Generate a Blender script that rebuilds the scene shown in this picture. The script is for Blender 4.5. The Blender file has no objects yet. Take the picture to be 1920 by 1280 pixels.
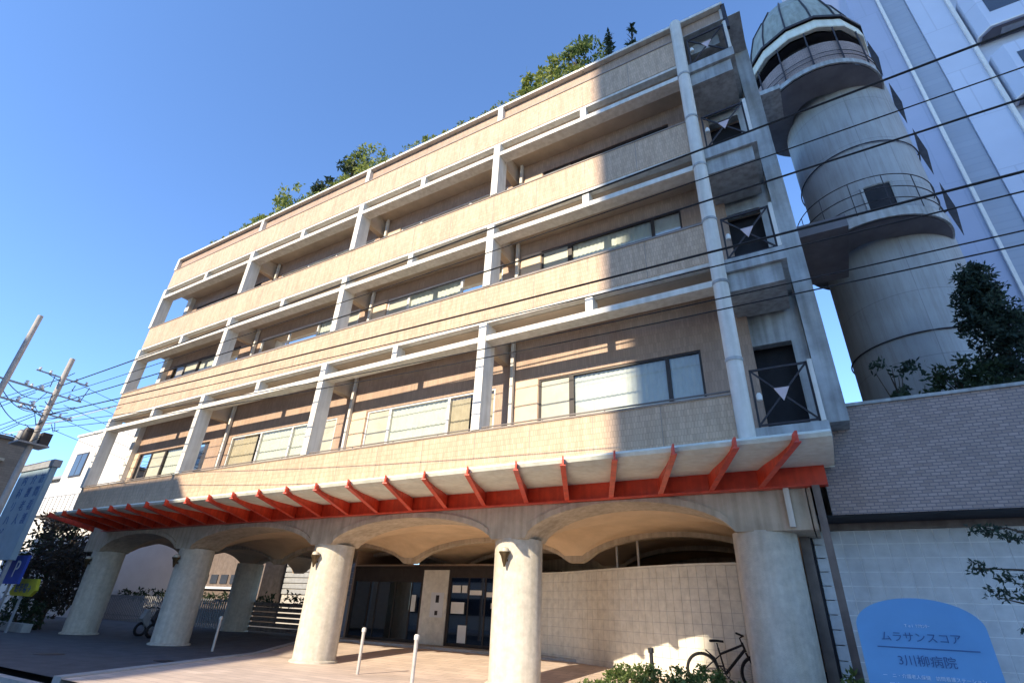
import bpy, bmesh, math, random
from mathutils import Vector, Matrix
random.seed(7)
sc = bpy.context.scene
COL = sc.collection
R = math.radians

# ------------------------------------------------------------------ camera
cam_d = bpy.data.cameras.new('camera'); cam = bpy.data.objects.new('camera', cam_d); COL.objects.link(cam)
_r = Vector((0.86730737, 0.49588951, 0.04326095)); _u = Vector((0.20001193, -0.42676169, 0.88196921)); _f = Vector((-0.4558214, 0.75628569, 0.46931738))
M = Matrix((_r, _u, -_f)).transposed().to_4x4(); M.translation = Vector((6.479, -9.339, 1.289))
cam.matrix_world = M
cam_d.sensor_width = 36; cam_d.lens = 18.16; cam_d.clip_start = 0.05; cam_d.clip_end = 2000
sc.camera = cam

# ------------------------------------------------------------------ light
SUN = Vector((0.09, 1.0, -0.57)).normalized()          # the way the light travels
elev = math.asin(-SUN.z); rot = math.atan2(-SUN.x, -SUN.y)
w = bpy.data.worlds.new('World'); sc.world = w; w.use_nodes = True
wn = w.node_tree; wn.nodes.clear()
sky = wn.nodes.new('ShaderNodeTexSky'); sky.sky_type = 'NISHITA'; sky.sun_disc = False
sky.sun_elevation = elev; sky.sun_rotation = rot % (2 * math.pi); sky.air_density = 0.8; sky.dust_density = 0.0; sky.ozone_density = 6.0
bg = wn.nodes.new('ShaderNodeBackground'); bg.inputs[1].default_value = 0.15
ou = wn.nodes.new('ShaderNodeOutputWorld')
wn.links.new(sky.outputs[0], bg.inputs[0]); wn.links.new(bg.outputs[0], ou.inputs[0])
sd = bpy.data.lights.new('sun', 'SUN'); sd.energy = 3.0; sd.angle = R(0.55); sd.color = (1.0, 0.86, 0.66)
so = bpy.data.objects.new('sun', sd); COL.objects.link(so)
so.rotation_euler = SUN.to_track_quat('-Z', 'Y').to_euler()
sc.view_settings.view_transform = 'Standard'; sc.view_settings.look = 'None'
sc.view_settings.exposure = 1.5; sc.view_settings.gamma = 1; sc.view_settings.use_curve_mapping = False
try: sc.cycles.max_bounces = 8
except Exception: pass

# ------------------------------------------------------------------ materials
def mat(name, col, rough=0.8, var=0.12, scale=3.0, bump=0.0, metal=0.0, streak=0.0, spec=0.3, col2=None, fine=0.0):
    m = bpy.data.materials.new(name); m.use_nodes = True
    nt = m.node_tree; b = nt.nodes['Principled BSDF']; L = nt.links
    b.inputs['Roughness'].default_value = rough; b.inputs['Metallic'].default_value = metal
    b.inputs['Specular IOR Level'].default_value = spec
    geo = nt.nodes.new('ShaderNodeNewGeometry')
    n = nt.nodes.new('ShaderNodeTexNoise'); n.inputs['Scale'].default_value = scale; n.inputs['Detail'].default_value = 6; n.inputs['Roughness'].default_value = .62
    L.new(geo.outputs['Position'], n.inputs['Vector'])
    rp = nt.nodes.new('ShaderNodeValToRGB'); rp.color_ramp.elements[0].position = .32; rp.color_ramp.elements[1].position = .70
    c2 = col2 or tuple(c * (1 - 2 * var) for c in col); c1 = col if col2 else tuple(min(1, c * (1 + var * .6)) for c in col)
    rp.color_ramp.elements[0].color = (*c2, 1); rp.color_ramp.elements[1].color = (*c1, 1)
    L.new(n.outputs['Fac'], rp.inputs[0]); out = rp.outputs[0]
    if streak:
        mp = nt.nodes.new('ShaderNodeMapping'); mp.inputs['Scale'].default_value = (5.0, 5.0, 0.35)
        L.new(geo.outputs['Position'], mp.inputs[0])
        n2 = nt.nodes.new('ShaderNodeTexNoise'); n2.inputs['Scale'].default_value = 1.6; n2.inputs['Detail'].default_value = 5
        L.new(mp.outputs[0], n2.inputs['Vector'])
        r2 = nt.nodes.new('ShaderNodeValToRGB'); r2.color_ramp.elements[0].position = .35; r2.color_ramp.elements[1].position = .62
        k = 1 - streak; r2.color_ramp.elements[0].color = (k, k * .98, k * .94, 1); r2.color_ramp.elements[1].color = (1, 1, 1, 1)
        L.new(n2.outputs['Fac'], r2.inputs[0])
        mx = nt.nodes.new('ShaderNodeMixRGB'); mx.blend_type = 'MULTIPLY'; mx.inputs[0].default_value = 1
        L.new(out, mx.inputs[1]); L.new(r2.outputs[0], mx.inputs[2]); out = mx.outputs[0]
    L.new(out, b.inputs['Base Color'])
    if bump or fine:
        n3 = nt.nodes.new('ShaderNodeTexNoise'); n3.inputs['Scale'].default_value = scale * 12; n3.inputs['Detail'].default_value = 4
        L.new(geo.outputs['Position'], n3.inputs['Vector'])
        bp = nt.nodes.new('ShaderNodeBump'); bp.inputs['Strength'].default_value = bump or .1; bp.inputs['Distance'].default_value = .02
        L.new(n3.outputs['Fac'], bp.inputs['Height']); L.new(bp.outputs[0], b.inputs['Normal'])
    return m

def brickmat(name, col, mortar, bw, bh, axis='xz', rough=.6, msize=.06, var=.12, offset=.5, bump=.35, stain=.2, gap=None, streak=0):
    """tiles too small to be built one by one: joints and tone variation in world space"""
    m = bpy.data.materials.new(name); m.use_nodes = True
    nt = m.node_tree; b = nt.nodes['Principled BSDF']; L = nt.links
    b.inputs['Roughness'].default_value = rough; b.inputs['Specular IOR Level'].default_value = .35
    geo = nt.nodes.new('ShaderNodeNewGeometry'); sp = nt.nodes.new('ShaderNodeSeparateXYZ'); cb = nt.nodes.new('ShaderNodeCombineXYZ')
    L.new(geo.outputs['Position'], sp.inputs[0])
    if axis == 'xyz':      # any upright wall: x+y along, z up
        ad = nt.nodes.new('ShaderNodeMath'); ad.operation = 'ADD'; L.new(sp.outputs[0], ad.inputs[0]); L.new(sp.outputs[1], ad.inputs[1])
        L.new(ad.outputs[0], cb.inputs[0]); L.new(sp.outputs[2], cb.inputs[1])
    else:
        L.new(sp.outputs['xyz'.index(axis[0])], cb.inputs[0]); L.new(sp.outputs['xyz'.index(axis[1])], cb.inputs[1])
    br = nt.nodes.new('ShaderNodeTexBrick'); br.offset = offset
    br.inputs['Scale'].default_value = 1; br.inputs['Brick Width'].default_value = bw; br.inputs['Row Height'].default_value = bh
    br.inputs['Mortar Size'].default_value = gap if gap else msize * min(bw, bh); br.inputs['Mortar Smooth'].default_value = .2; br.inputs['Bias'].default_value = 0
    br.inputs['Color1'].default_value = (*[c * (1 - var) for c in col], 1); br.inputs['Color2'].default_value = (*[min(1, c * (1 + var)) for c in col], 1)
    br.inputs['Mortar'].default_value = (*mortar, 1)
    L.new(cb.outputs[0], br.inputs['Vector'])
    n = nt.nodes.new('ShaderNodeTexNoise'); n.inputs['Scale'].default_value = .9; n.inputs['Detail'].default_value = 7
    L.new(geo.outputs['Position'], n.inputs['Vector'])
    rp = nt.nodes.new('ShaderNodeValToRGB'); rp.color_ramp.elements[0].position = .3; rp.color_ramp.elements[1].position = .68
    k = 1 - stain; rp.color_ramp.elements[0].color = (k, k, k, 1); rp.color_ramp.elements[1].color = (1, 1, 1, 1)
    L.new(n.outputs['Fac'], rp.inputs[0])
    mx = nt.nodes.new('ShaderNodeMixRGB'); mx.blend_type = 'MULTIPLY'; mx.inputs[0].default_value = 1
    L.new(br.outputs['Color'], mx.inputs[1]); L.new(rp.outputs[0], mx.inputs[2]); out = mx.outputs[0]
    if streak:
        mp = nt.nodes.new('ShaderNodeMapping'); mp.inputs['Scale'].default_value = (7.0, 7.0, 0.5); L.new(geo.outputs['Position'], mp.inputs[0])
        n2 = nt.nodes.new('ShaderNodeTexNoise'); n2.inputs['Scale'].default_value = 1.3; n2.inputs['Detail'].default_value = 6; n2.inputs['Roughness'].default_value = .7; L.new(mp.outputs[0], n2.inputs['Vector'])
        r2 = nt.nodes.new('ShaderNodeValToRGB'); r2.color_ramp.elements[0].position = .36; r2.color_ramp.elements[1].position = .56; k = 1 - streak
        r2.color_ramp.elements[0].color = (k, k * .97, k * .93, 1); r2.color_ramp.elements[1].color = (1, 1, 1, 1); L.new(n2.outputs['Fac'], r2.inputs[0])
        m2 = nt.nodes.new('ShaderNodeMixRGB'); m2.blend_type = 'MULTIPLY'; m2.inputs[0].default_value = 1; L.new(out, m2.inputs[1]); L.new(r2.outputs[0], m2.inputs[2]); out = m2.outputs[0]
    L.new(out, b.inputs['Base Color'])
    bp = nt.nodes.new('ShaderNodeBump'); bp.inputs['Strength'].default_value = bump; bp.inputs['Distance'].default_value = .01; bp.invert = True
    L.new(br.outputs['Fac'], bp.inputs['Height']); L.new(bp.outputs[0], b.inputs['Normal'])
    return m

def glassmat(name, tint=(.8, .85, .85), refl=.25):
    m = bpy.data.materials.new(name); m.use_nodes = True; nt = m.node_tree; nt.nodes.clear()
    o = nt.nodes.new('ShaderNodeOutputMaterial'); t = nt.nodes.new('ShaderNodeBsdfTransparent'); g = nt.nodes.new('ShaderNodeBsdfGlossy')
    t.inputs[0].default_value = (*tint, 1); g.inputs['Roughness'].default_value = .03
    fr = nt.nodes.new('ShaderNodeFresnel'); fr.inputs[0].default_value = 1.45
    ad = nt.nodes.new('ShaderNodeMath'); ad.operation = 'ADD'; ad.inputs[1].default_value = refl * .3; nt.links.new(fr.outputs[0], ad.inputs[0])
    mx = nt.nodes.new('ShaderNodeMixShader'); nt.links.new(ad.outputs[0], mx.inputs[0]); nt.links.new(t.outputs[0], mx.inputs[1]); nt.links.new(g.outputs[0], mx.inputs[2])
    nt.links.new(mx.outputs[0], o.inputs[0]); return m

def leafmat(name, a, b_):
    m = bpy.data.materials.new(name); m.use_nodes = True; nt = m.node_tree; b = nt.nodes['Principled BSDF']
    b.inputs['Roughness'].default_value = .55; b.inputs['Specular IOR Level'].default_value = .3
    g = nt.nodes.new('ShaderNodeNewGeometry'); rp = nt.nodes.new('ShaderNodeValToRGB')
    rp.color_ramp.elements[0].color = (*a, 1); rp.color_ramp.elements[1].color = (*b_, 1)
    nt.links.new(g.outputs['Random Per Island'], rp.inputs[0]); nt.links.new(rp.outputs[0], b.inputs['Base Color'])
    tr = nt.nodes.new('ShaderNodeBsdfTranslucent'); nt.links.new(rp.outputs[0], tr.inputs[0])      # sun shining through thin leaves
    mx = nt.nodes.new('ShaderNodeMixShader'); mx.inputs[0].default_value = .4
    nt.links.new(b.outputs[0], mx.inputs[1]); nt.links.new(tr.outputs[0], mx.inputs[2]); nt.links.new(mx.outputs[0], nt.nodes['Material Output'].inputs[0])
    return m

m_band = brickmat('cream_facade_tile', (.61, .435, .295), (.41, .285, .19), .055, .12, 'xz', var=.10, stain=.14, bump=.5, streak=.16)
m_cap = mat('coping_metal', (.20, .17, .15), .5, .1, 4)
m_coping = mat('grey_brown_coping', (.30, .25, .21), .6, .12, 4)
m_soffd = mat('dark_grey_soffit_paint', (.17, .165, .18), .8, .15, 1.5)
m_white = mat('pale_painted_concrete', (.74, .71, .64), .7, .07, 2.5, bump=.12, streak=.16)
m_conc = mat('weathered_concrete', (.46, .48, .48), .85, .16, 1.6, bump=.3, streak=.3)
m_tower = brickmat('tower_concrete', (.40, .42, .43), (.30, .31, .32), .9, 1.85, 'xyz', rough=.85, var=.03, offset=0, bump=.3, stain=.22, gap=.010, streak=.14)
m_arcade = mat('arcade_render', (.56, .47, .36), .85, .13, 1.8, bump=.25, streak=.22)
m_vault = mat('vault_plaster', (.66, .49, .32), .85, .10, 1.2, bump=.15)
m_pillar = mat('bush_hammered_pillar_stone', (.62, .57, .48), .85, .10, 7, bump=.55, streak=.12)
m_wall = brickmat('brown_pink_wall_tile', (.43, .30, .215), (.33, .23, .165), .06, .23, 'xz', var=.1, stain=.15, bump=.2)
m_panel = mat('peach_wall_panel', (.70, .54, .38), .7, .06, 2)
m_ceil = mat('balcony_ceiling_paint', (.52, .42, .32), .8, .1, 1.5)
m_soffit = mat('pale_green_grey_soffit', (.74, .76, .66), .6, .10, 1.3, streak=.1)
m_red = mat('red_painted_steel', (.80, .085, .035), .42, .18, 3, spec=.5, col2=(.55, .05, .025), bump=.06, streak=.2)
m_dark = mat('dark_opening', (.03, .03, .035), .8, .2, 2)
m_steel = mat('dark_painted_steel', (.045, .04, .045), .5, .2, 6)
m_frame = mat('white_window_frame', (.72, .70, .66), .5, .05, 5)
m_dframe = mat('dark_bronze_frame', (.05, .04, .035), .45, .15, 5)
m_glass = glassmat('window_glass', (.95, .96, .96), .1)
m_dglass = glassmat('entrance_glass', (.35, .36, .36), .45)
m_curt = mat('white_curtain', (.56, .59, .53), .9, .05, 4)
m_curtb = mat('beige_curtain', (.46, .41, .30), .9, .08, 4)
m_frost = mat('frosted_panel', (.48, .47, .38), .4, .08, 3)
m_plaza = brickmat('pink_beige_plaza_paving', (.68, .55, .45), (.46, .37, .31), .6, .3, 'xy', var=.1, stain=.22, bump=.3, gap=.012)
m_asph = mat('asphalt', (.055, .055, .058), .9, .25, 9, bump=.5)
m_walk = brickmat('grey_sidewalk_paving', (.30, .30, .30), (.20, .20, .20), .3, .3, 'xy', var=.1, stain=.2, gap=.01)
m_kerb = mat('kerb_concrete', (.42, .41, .39), .85, .12, 4, bump=.2)
m_annex = brickmat('mauve_grey_annex_tile', (.36, .275, .24), (.20, .17, .17), .13, .055, 'xz', var=.14, stain=.12, bump=.7, gap=.008)
m_tile = mat('white_square_tile', (.54, .55, .55), .45, .10, 5, spec=.4)
m_tileb = mat('cream_wall_tile', (.76, .72, .62), .5, .10, 5, spec=.35)
m_grout = mat('tile_grout', (.56, .53, .48), .9, .1, 5)
m_brownpost = mat('brown_grey_paint', (.20, .16, .14), .6, .15, 4, streak=.2)
m_blue = mat('blue_sign_board', (.14, .34, .60), .45, .05, 1.2)
m_text = mat('pale_lettering', (.62, .72, .85), .5, .02, 1)
m_textd = mat('dark_blue_lettering', (.05, .12, .28), .5, .02, 1)
m_tall = brickmat('pale_blue_grey_cladding', (.36, .40, .52), (.33, .37, .48), .9, 3.1, 'xz', var=.02, stain=.06, bump=.1, gap=.03)
m_tall2 = brickmat('light_grey_cladding', (.50, .55, .66), (.44, .48, .58), 1.8, 3.1, 'xz', var=.02, stain=.05, bump=.1, gap=.03)
m_tall3 = brickmat('mid_grey_louvre_cladding', (.31, .35, .42), (.295, .335, .405), 9, .35, 'xz', var=.03, stain=.05, bump=.3, gap=.04)
m_bldw = mat('white_house_render', (.68, .67, .64), .8, .05, 1)
m_bldb = brickmat('brown_tile_house', (.40, .28, .20), (.28, .2, .15), .3, .1, 'xyz')
m_back = mat('neighbour_facade', (.50, .47, .43), .85, .08, .5)
m_winb = mat('neighbour_window', (.05, .06, .08), .15, .1, 1, spec=.6)
m_bark = mat('bark', (.09, .065, .045), .9, .3, 8, bump=.5)
m_leafd = leafmat('dark_evergreen_leaf', (.018, .032, .016), (.045, .07, .030))
m_leafb = leafmat('bluish_conifer_leaf', (.020, .038, .030), (.055, .085, .055))
m_leafg = leafmat('green_leaf', (.05, .09, .025), (.17, .22, .06))
m_leafy = leafmat('yellow_green_leaf', (.08, .13, .03), (.34, .36, .08))
m_leafr = leafmat('reddish_dark_leaf', (.030, .024, .018), (.07, .05, .032))
m_black = mat('black_rubber', (.018, .018, .02), .6, .1, 9)
m_signw = mat('white_sign', (.72, .74, .76), .5, .04, 2)
m_signg = mat('blue_grey_sign_board', (.30, .40, .46), .5, .08, 2)
m_yel = mat('yellow_sign', (.55, .50, .04), .5, .1, 4)
m_dblue = mat('deep_blue_sign', (.03, .07, .35), .5, .05, 3)
m_pole = mat('concrete_pole', (.46, .43, .40), .85, .12, 5)
m_galv = mat('grey_equipment_paint', (.34, .35, .36), .5, .12, 5)
m_lamp = mat('lamp_bronze', (.12, .085, .045), .4, .2, 8, metal=.6)
m_lampg = mat('lamp_glass', (.55, .50, .40), .3, .05, 5)
m_metalp = mat('galvanised_tube', (.55, .50, .45), .45, .08, 6, metal=.4)
m_paper = mat('white_paper_notice', (.74, .72, .66), .8, .04, 9)
m_fence = mat('grey_fence_bar', (.24, .24, .24), .6, .1, 5)
m_pink = mat('pale_pink_plate', (.62, .50, .50), .5, .06, 5)

# ------------------------------------------------------------------ mesh builder
def wl(o):
    v = Vector((0, 0, 0))
    while o: v += o.location; o = o.parent
    return v
class MB:
    def __init__(s): s.v = []; s.f = []
    def box(s, x0, x1, y0, y1, z0, z1):
        b = len(s.v)
        s.v += [(x0, y0, z0), (x1, y0, z0), (x1, y1, z0), (x0, y1, z0), (x0, y0, z1), (x1, y0, z1), (x1, y1, z1), (x0, y1, z1)]
        s.f += [tuple(b + i for i in q) for q in ((0, 3, 2, 1), (4, 5, 6, 7), (0, 1, 5, 4), (1, 2, 6, 5), (2, 3, 7, 6), (3, 0, 4, 7))]
        return s
    def quad(s, a, b_, c, d):
        b = len(s.v); s.v += [tuple(a), tuple(b_), tuple(c), tuple(d)]; s.f.append((b, b + 1, b + 2, b + 3)); return s
    def bar(s, p, q, w_, h=None, up=(0, 0, 1)):
        p = Vector(p); q = Vector(q); d = (q - p).normalized(); up = Vector(up)
        if abs(d.dot(up)) > .98: up = Vector((0, 1, 0))
        a = d.cross(up).normalized() * (w_ / 2); c = a.cross(d).normalized() * ((h or w_) / 2)
        b = len(s.v)
        for e in (p, q):
            for k in ((-1, -1), (1, -1), (1, 1), (-1, 1)): s.v.append(tuple(e + a * k[0] + c * k[1]))
        s.f += [tuple(b + i for i in t) for t in ((0, 1, 2, 3), (7, 6, 5, 4), (0, 4, 5, 1), (1, 5, 6, 2), (2, 6, 7, 3), (3, 7, 4, 0))]
        return s
    def tube(s, pts, r, n=8, cap=True):
        pts = [Vector(p) for p in pts]; rr = r if isinstance(r, (list, tuple)) else [r] * len(pts)
        b = len(s.v); ref = Vector((0, 0, 1))
        d0 = (pts[-1] - pts[0])
        if d0.length < 1e-6 or abs(d0.normalized().z) > .9: ref = Vector((1, 0, 0))
        for i, p in enumerate(pts):
            d = (pts[min(i + 1, len(pts) - 1)] - pts[max(i - 1, 0)]).normalized()
            a = d.cross(ref)
            if a.length < 1e-4: a = d.cross(Vector((0, 1, 0)))
            a.normalize(); c = d.cross(a)
            for k in range(n):
                t = 2 * math.pi * k / n; s.v.append(tuple(p + (a * math.cos(t) + c * math.sin(t)) * rr[i]))
        for i in range(len(pts) - 1):
            for k in range(n):
                k2 = (k + 1) % n; s.f.append((b + i * n + k, b + i * n + k2, b + (i + 1) * n + k2, b + (i + 1) * n + k))
        if cap:
            s.f.append(tuple(b + k for k in range(n))[::-1]); s.f.append(tuple(b + (len(pts) - 1) * n + k for k in range(n)))
        return s
    def lathe(s, cx, cy, prof, n=24, a0=0, a1=2 * math.pi):
        b = len(s.v); full = abs(a1 - a0 - 2 * math.pi) < 1e-6; m_ = n if full else n + 1
        for r, z in prof:
            for k in range(m_):
                t = a0 + (a1 - a0) * k / n; s.v.append((cx + r * math.cos(t), cy + r * math.sin(t), z))
        for i in range(len(prof) - 1):
            for k in range(n):
                k2 = (k + 1) % m_; s.f.append((b + i * m_ + k, b + i * m_ + k2, b + (i + 1) * m_ + k2, b + (i + 1) * m_ + k))
        return s
    def prism(s, poly, d):
        """closed polygon (3-D points) swept by vector d"""
        b = len(s.v); n = len(poly); d = Vector(d)
        s.v += [tuple(p) for p in poly] + [tuple(Vector(p) + d) for p in poly]
        s.f.append(tuple(range(b, b + n))[::-1]); s.f.append(tuple(range(b + n, b + 2 * n)))
        for i in range(n): j = (i + 1) % n; s.f.append((b + i, b + j, b + n + j, b + n + i))
        return s
    def build(s, name, m, parent=None, smooth=False, local=False, kind=None):
        off = Vector((0, 0, 0)) if (local or parent is None) else wl(parent)
        me = bpy.data.meshes.new(name); me.from_pydata([tuple(Vector(v) - off) for v in s.v], [], s.f); me.update()
        me.materials.append(m)
        bm = bmesh.new(); bm.from_mesh(me); bmesh.ops.recalc_face_normals(bm, faces=bm.faces); bm.to_mesh(me); bm.free()
        if smooth:
            for p in me.polygons: p.use_smooth = True
            try: me.set_sharp_from_angle(angle=R(40))
            except Exception: pass
        o = bpy.data.objects.new(name, me); COL.objects.link(o); o.parent = parent
        if kind: o['kind'] = kind
        return o
def B(name, m, parent, *boxes, **k):
    mb = MB()
    for b in boxes: mb.box(*b)
    return mb.build(name, m, parent, **k)
def dupm(src, loc, parent, name=None):
    o = src.copy(); COL.objects.link(o); o.parent = parent; o.location = loc
    return o
def thing(name, label, cat, loc=(0, 0, 0), group=None):
    o = bpy.data.objects.new(name, None); COL.objects.link(o); o.location = loc; o.empty_display_size = .3
    o['label'] = label; o['category'] = cat
    if group: o['group'] = group
    return o
def tag(o, label, cat, group=None):
    o['label'] = label; o['category'] = cat
    if group: o['group'] = group
    return o
def struct(name, m, mb): return mb.build(name, m, None, kind='structure')
def textobj(body, size, m, parent, loc, rot, name='lettering', ext=.004, align='CENTER', sx=1.0):
    c = bpy.data.curves.new('lettering', 'FONT'); c.body = body; c.size = size; c.extrude = ext; c.align_x = align; c.align_y = 'CENTER'; c.resolution_u = 3
    t = bpy.data.objects.new('tmp', c); COL.objects.link(t)
    dg = bpy.context.evaluated_depsgraph_get(); me = bpy.data.meshes.new_from_object(t.evaluated_get(dg)); bpy.data.objects.remove(t)
    me.materials.clear(); me.materials.append(m)
    o = bpy.data.objects.new(name, me); COL.objects.link(o); o.parent = parent
    o.location = Vector(loc) - (wl(parent) if parent else Vector((0, 0, 0))); o.rotation_euler = rot; o.scale = (sx, 1, 1)
    return o

# ------------------------------------------------------------------ ground
def gz(x, y):
    if y < 2.4: return 0.0
    return min(.22, (y - 2.4) / 3.0 * .22)
g = MB(); g.box(-400, 400, -300, 500, -.35, -.148); struct('ground', m_asph, g)
g = MB(); g.box(-120, 60, -13.6, -4.45, -.146, -.12); struct('road', m_asph, g)
g = MB(); g.box(-120, 60, -26, -13.75, -.146, 0.0); struct('far_pavement', m_walk, g)
g = MB(); g.box(-120, 60, -13.75, -13.6, -.146, 0.02); struct('far_kerb', m_kerb, g)
g = MB(); g.box(-120, -3.2, -4.28, -3.95, -.3, -.13).box(-120, -3.2, -4.45, -4.28, -.146, -.02); struct('gutter', m_kerb, g)
g = MB(); g.box(-3.2, 60, -4.45, -3.95, -.146, -.004); struct('dropped_kerb', m_kerb, g)
# the pinkish paving meets the grey forecourt along an oblique pale strip
def bx(y): return -5.70 - (y + 3.95) * .503
ys = [-3.95, 2.4, 5.4, 7.0]
g = MB(); g2 = MB(); g3 = MB()
for i in range(3):
    ya, yb = ys[i], ys[i + 1]; za, zb = gz(0, ya), gz(0, yb)
    g.quad((bx(ya) + .14, ya, za), (40, ya, za), (40, yb, zb), (bx(yb) + .14, yb, zb))
    g2.quad((-60, ya, za), (bx(ya) - .14, ya, za), (bx(yb) - .14, yb, zb), (-60, yb, zb))
    g3.prism([(bx(ya) - .14, ya, za - .1), (bx(ya) + .14, ya, za - .1), (bx(ya) + .14, ya, za + .025), (bx(ya) - .14, ya, za + .025)], (bx(yb) - bx(ya), yb - ya, zb - za))
g2.quad((-60, 7, .22), (40, 7, .22), (40, 30, .22), (-60, 30, .22))
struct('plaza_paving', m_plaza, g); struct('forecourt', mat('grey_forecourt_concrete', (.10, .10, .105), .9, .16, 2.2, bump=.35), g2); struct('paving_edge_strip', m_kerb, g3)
g = MB(); g.box(-11.3, 1.2, 6.55, 6.75, .1, .30).box(-11.3, 1.2, 6.752, 7.6, .1, .295); struct('entrance_step', m_kerb, g)

# ------------------------------------------------------------------ the care building
XL, XR = -18.34, 5.55
T = {2: 4.95, 3: 8.876, 4: 12.076, 5: 15.276}; Bz = {2: 4.04, 3: 7.88, 4: 11.08, 5: 14.28}
CX = [XL, -11.85, -5.70, 0.0]; STUB = [-15.15, -8.85, -2.93, 2.83]
b = thing('care_home_building', 'five storey cream tiled building with long open balconies over a vaulted arcade', 'building', (-6, 3, 0))
WY = 1.15
for fl in (2, 3, 4, 5):
    t, z = T[fl], Bz[fl]
    if fl == 2:
        B('balcony_parapet', m_band, b, (XL, XR + .02, 0, .14, z, t))
    else:
        B('balcony_parapet', m_band, b, (XL, XR + .02, 0, .14, z, t))
        B('slab_edge', m_white, b, (XL, XR + .02, .012, WY, z - .09, z))
        B('balcony_ceiling', m_ceil, b, (XL + .15, XR, .2, WY, z - .112, z - .092))
    jm = MB()
    for xj in STUB + CX[1:] + [-17.0, -13.5, -10.3, -7.3, -4.3, -1.5, 1.4, 4.2]: jm.box(xj - .006, xj + .006, -.002, .004, z + .002, t - .002)
    jm.build('movement_joint', m_coping, b, kind='stuff')
    cp = B('coping', m_coping, b, (XL, XR + .02, -.02, .17, t, t + .035))
    h = MB(); h.box(XL, XR, .05, .08, t + .09, t + .115)
    x = XL + .4
    while x < XR: h.box(x, x + .02, .055, .075, t + .035, t + .09); x += 1.4
    h.build('handrail', m_cap, b)
# horizontal concrete fins, stubs, columns, cross beams
for fl in (3, 4, 5):
    z = Bz[fl]; zr = z - .56
    for i, x0 in enumerate(CX):
        x1 = CX[i + 1] if i < 3 else 5.6
        B('shading_fin', m_white, b, (x0 + .115, x1 - .115, -.03, .31, zr - .06, zr + .08))
    for x in STUB: B('stub_post', m_white, b, (x - .09, x + .09, 0, .32, zr + .082, z - .092))
    zlow = T[fl - 1] + .037
    for i, x in enumerate(CX):
        B('column', m_white, b, (x - .11, x + .11, -.045 if i else -.04, .40, zlow, z - .094))
        if i:
            B('cross_beam', m_ceil, b, (x - .10, x + .10, .403, WY - .003, z - .78, z - .114))
            br = MB(); br.prism([(x - .04, .41, z - 1.15), (x - .04, .41, z - 1.02), (x - .04, 1.14, z - 1.32 + .02), (x - .04, 1.14, z - 1.45)], (.08, 0, 0)) if False else br
            B('drain_pipe', m_white, b, (x + .22, x + .31, 1.02, 1.11, T[fl - 1] - 1.0, z - .115))
    B('end_wall_edge', m_white, b, (XL + .25, XL + .55, .95, WY, T[fl - 1] - 1.05, z - .115))
# deck of every balcony
for fl in (2, 3, 4, 5):
    pass
B('roof_cornice_panel', m_wall, b, (XL + .1, 6.8, .125, .19, 15.302, 15.90))
rr_ = B('roof_rail', m_white, b, (XL, 6.85, -.03, .12, 15.88, 15.97))
B('roof_slab', m_conc, b, (XL, 7.2, .0, 12, 15.28, 15.30), (XL, 6.86, .193, 12, 15.86, 15.94))
for x in (-18.3, -11.95, -5.78, 0.0): B('roof_rail_post', m_white, b, (x - .09, x + .09, -.02, .14, 15.312, 15.878))
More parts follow.
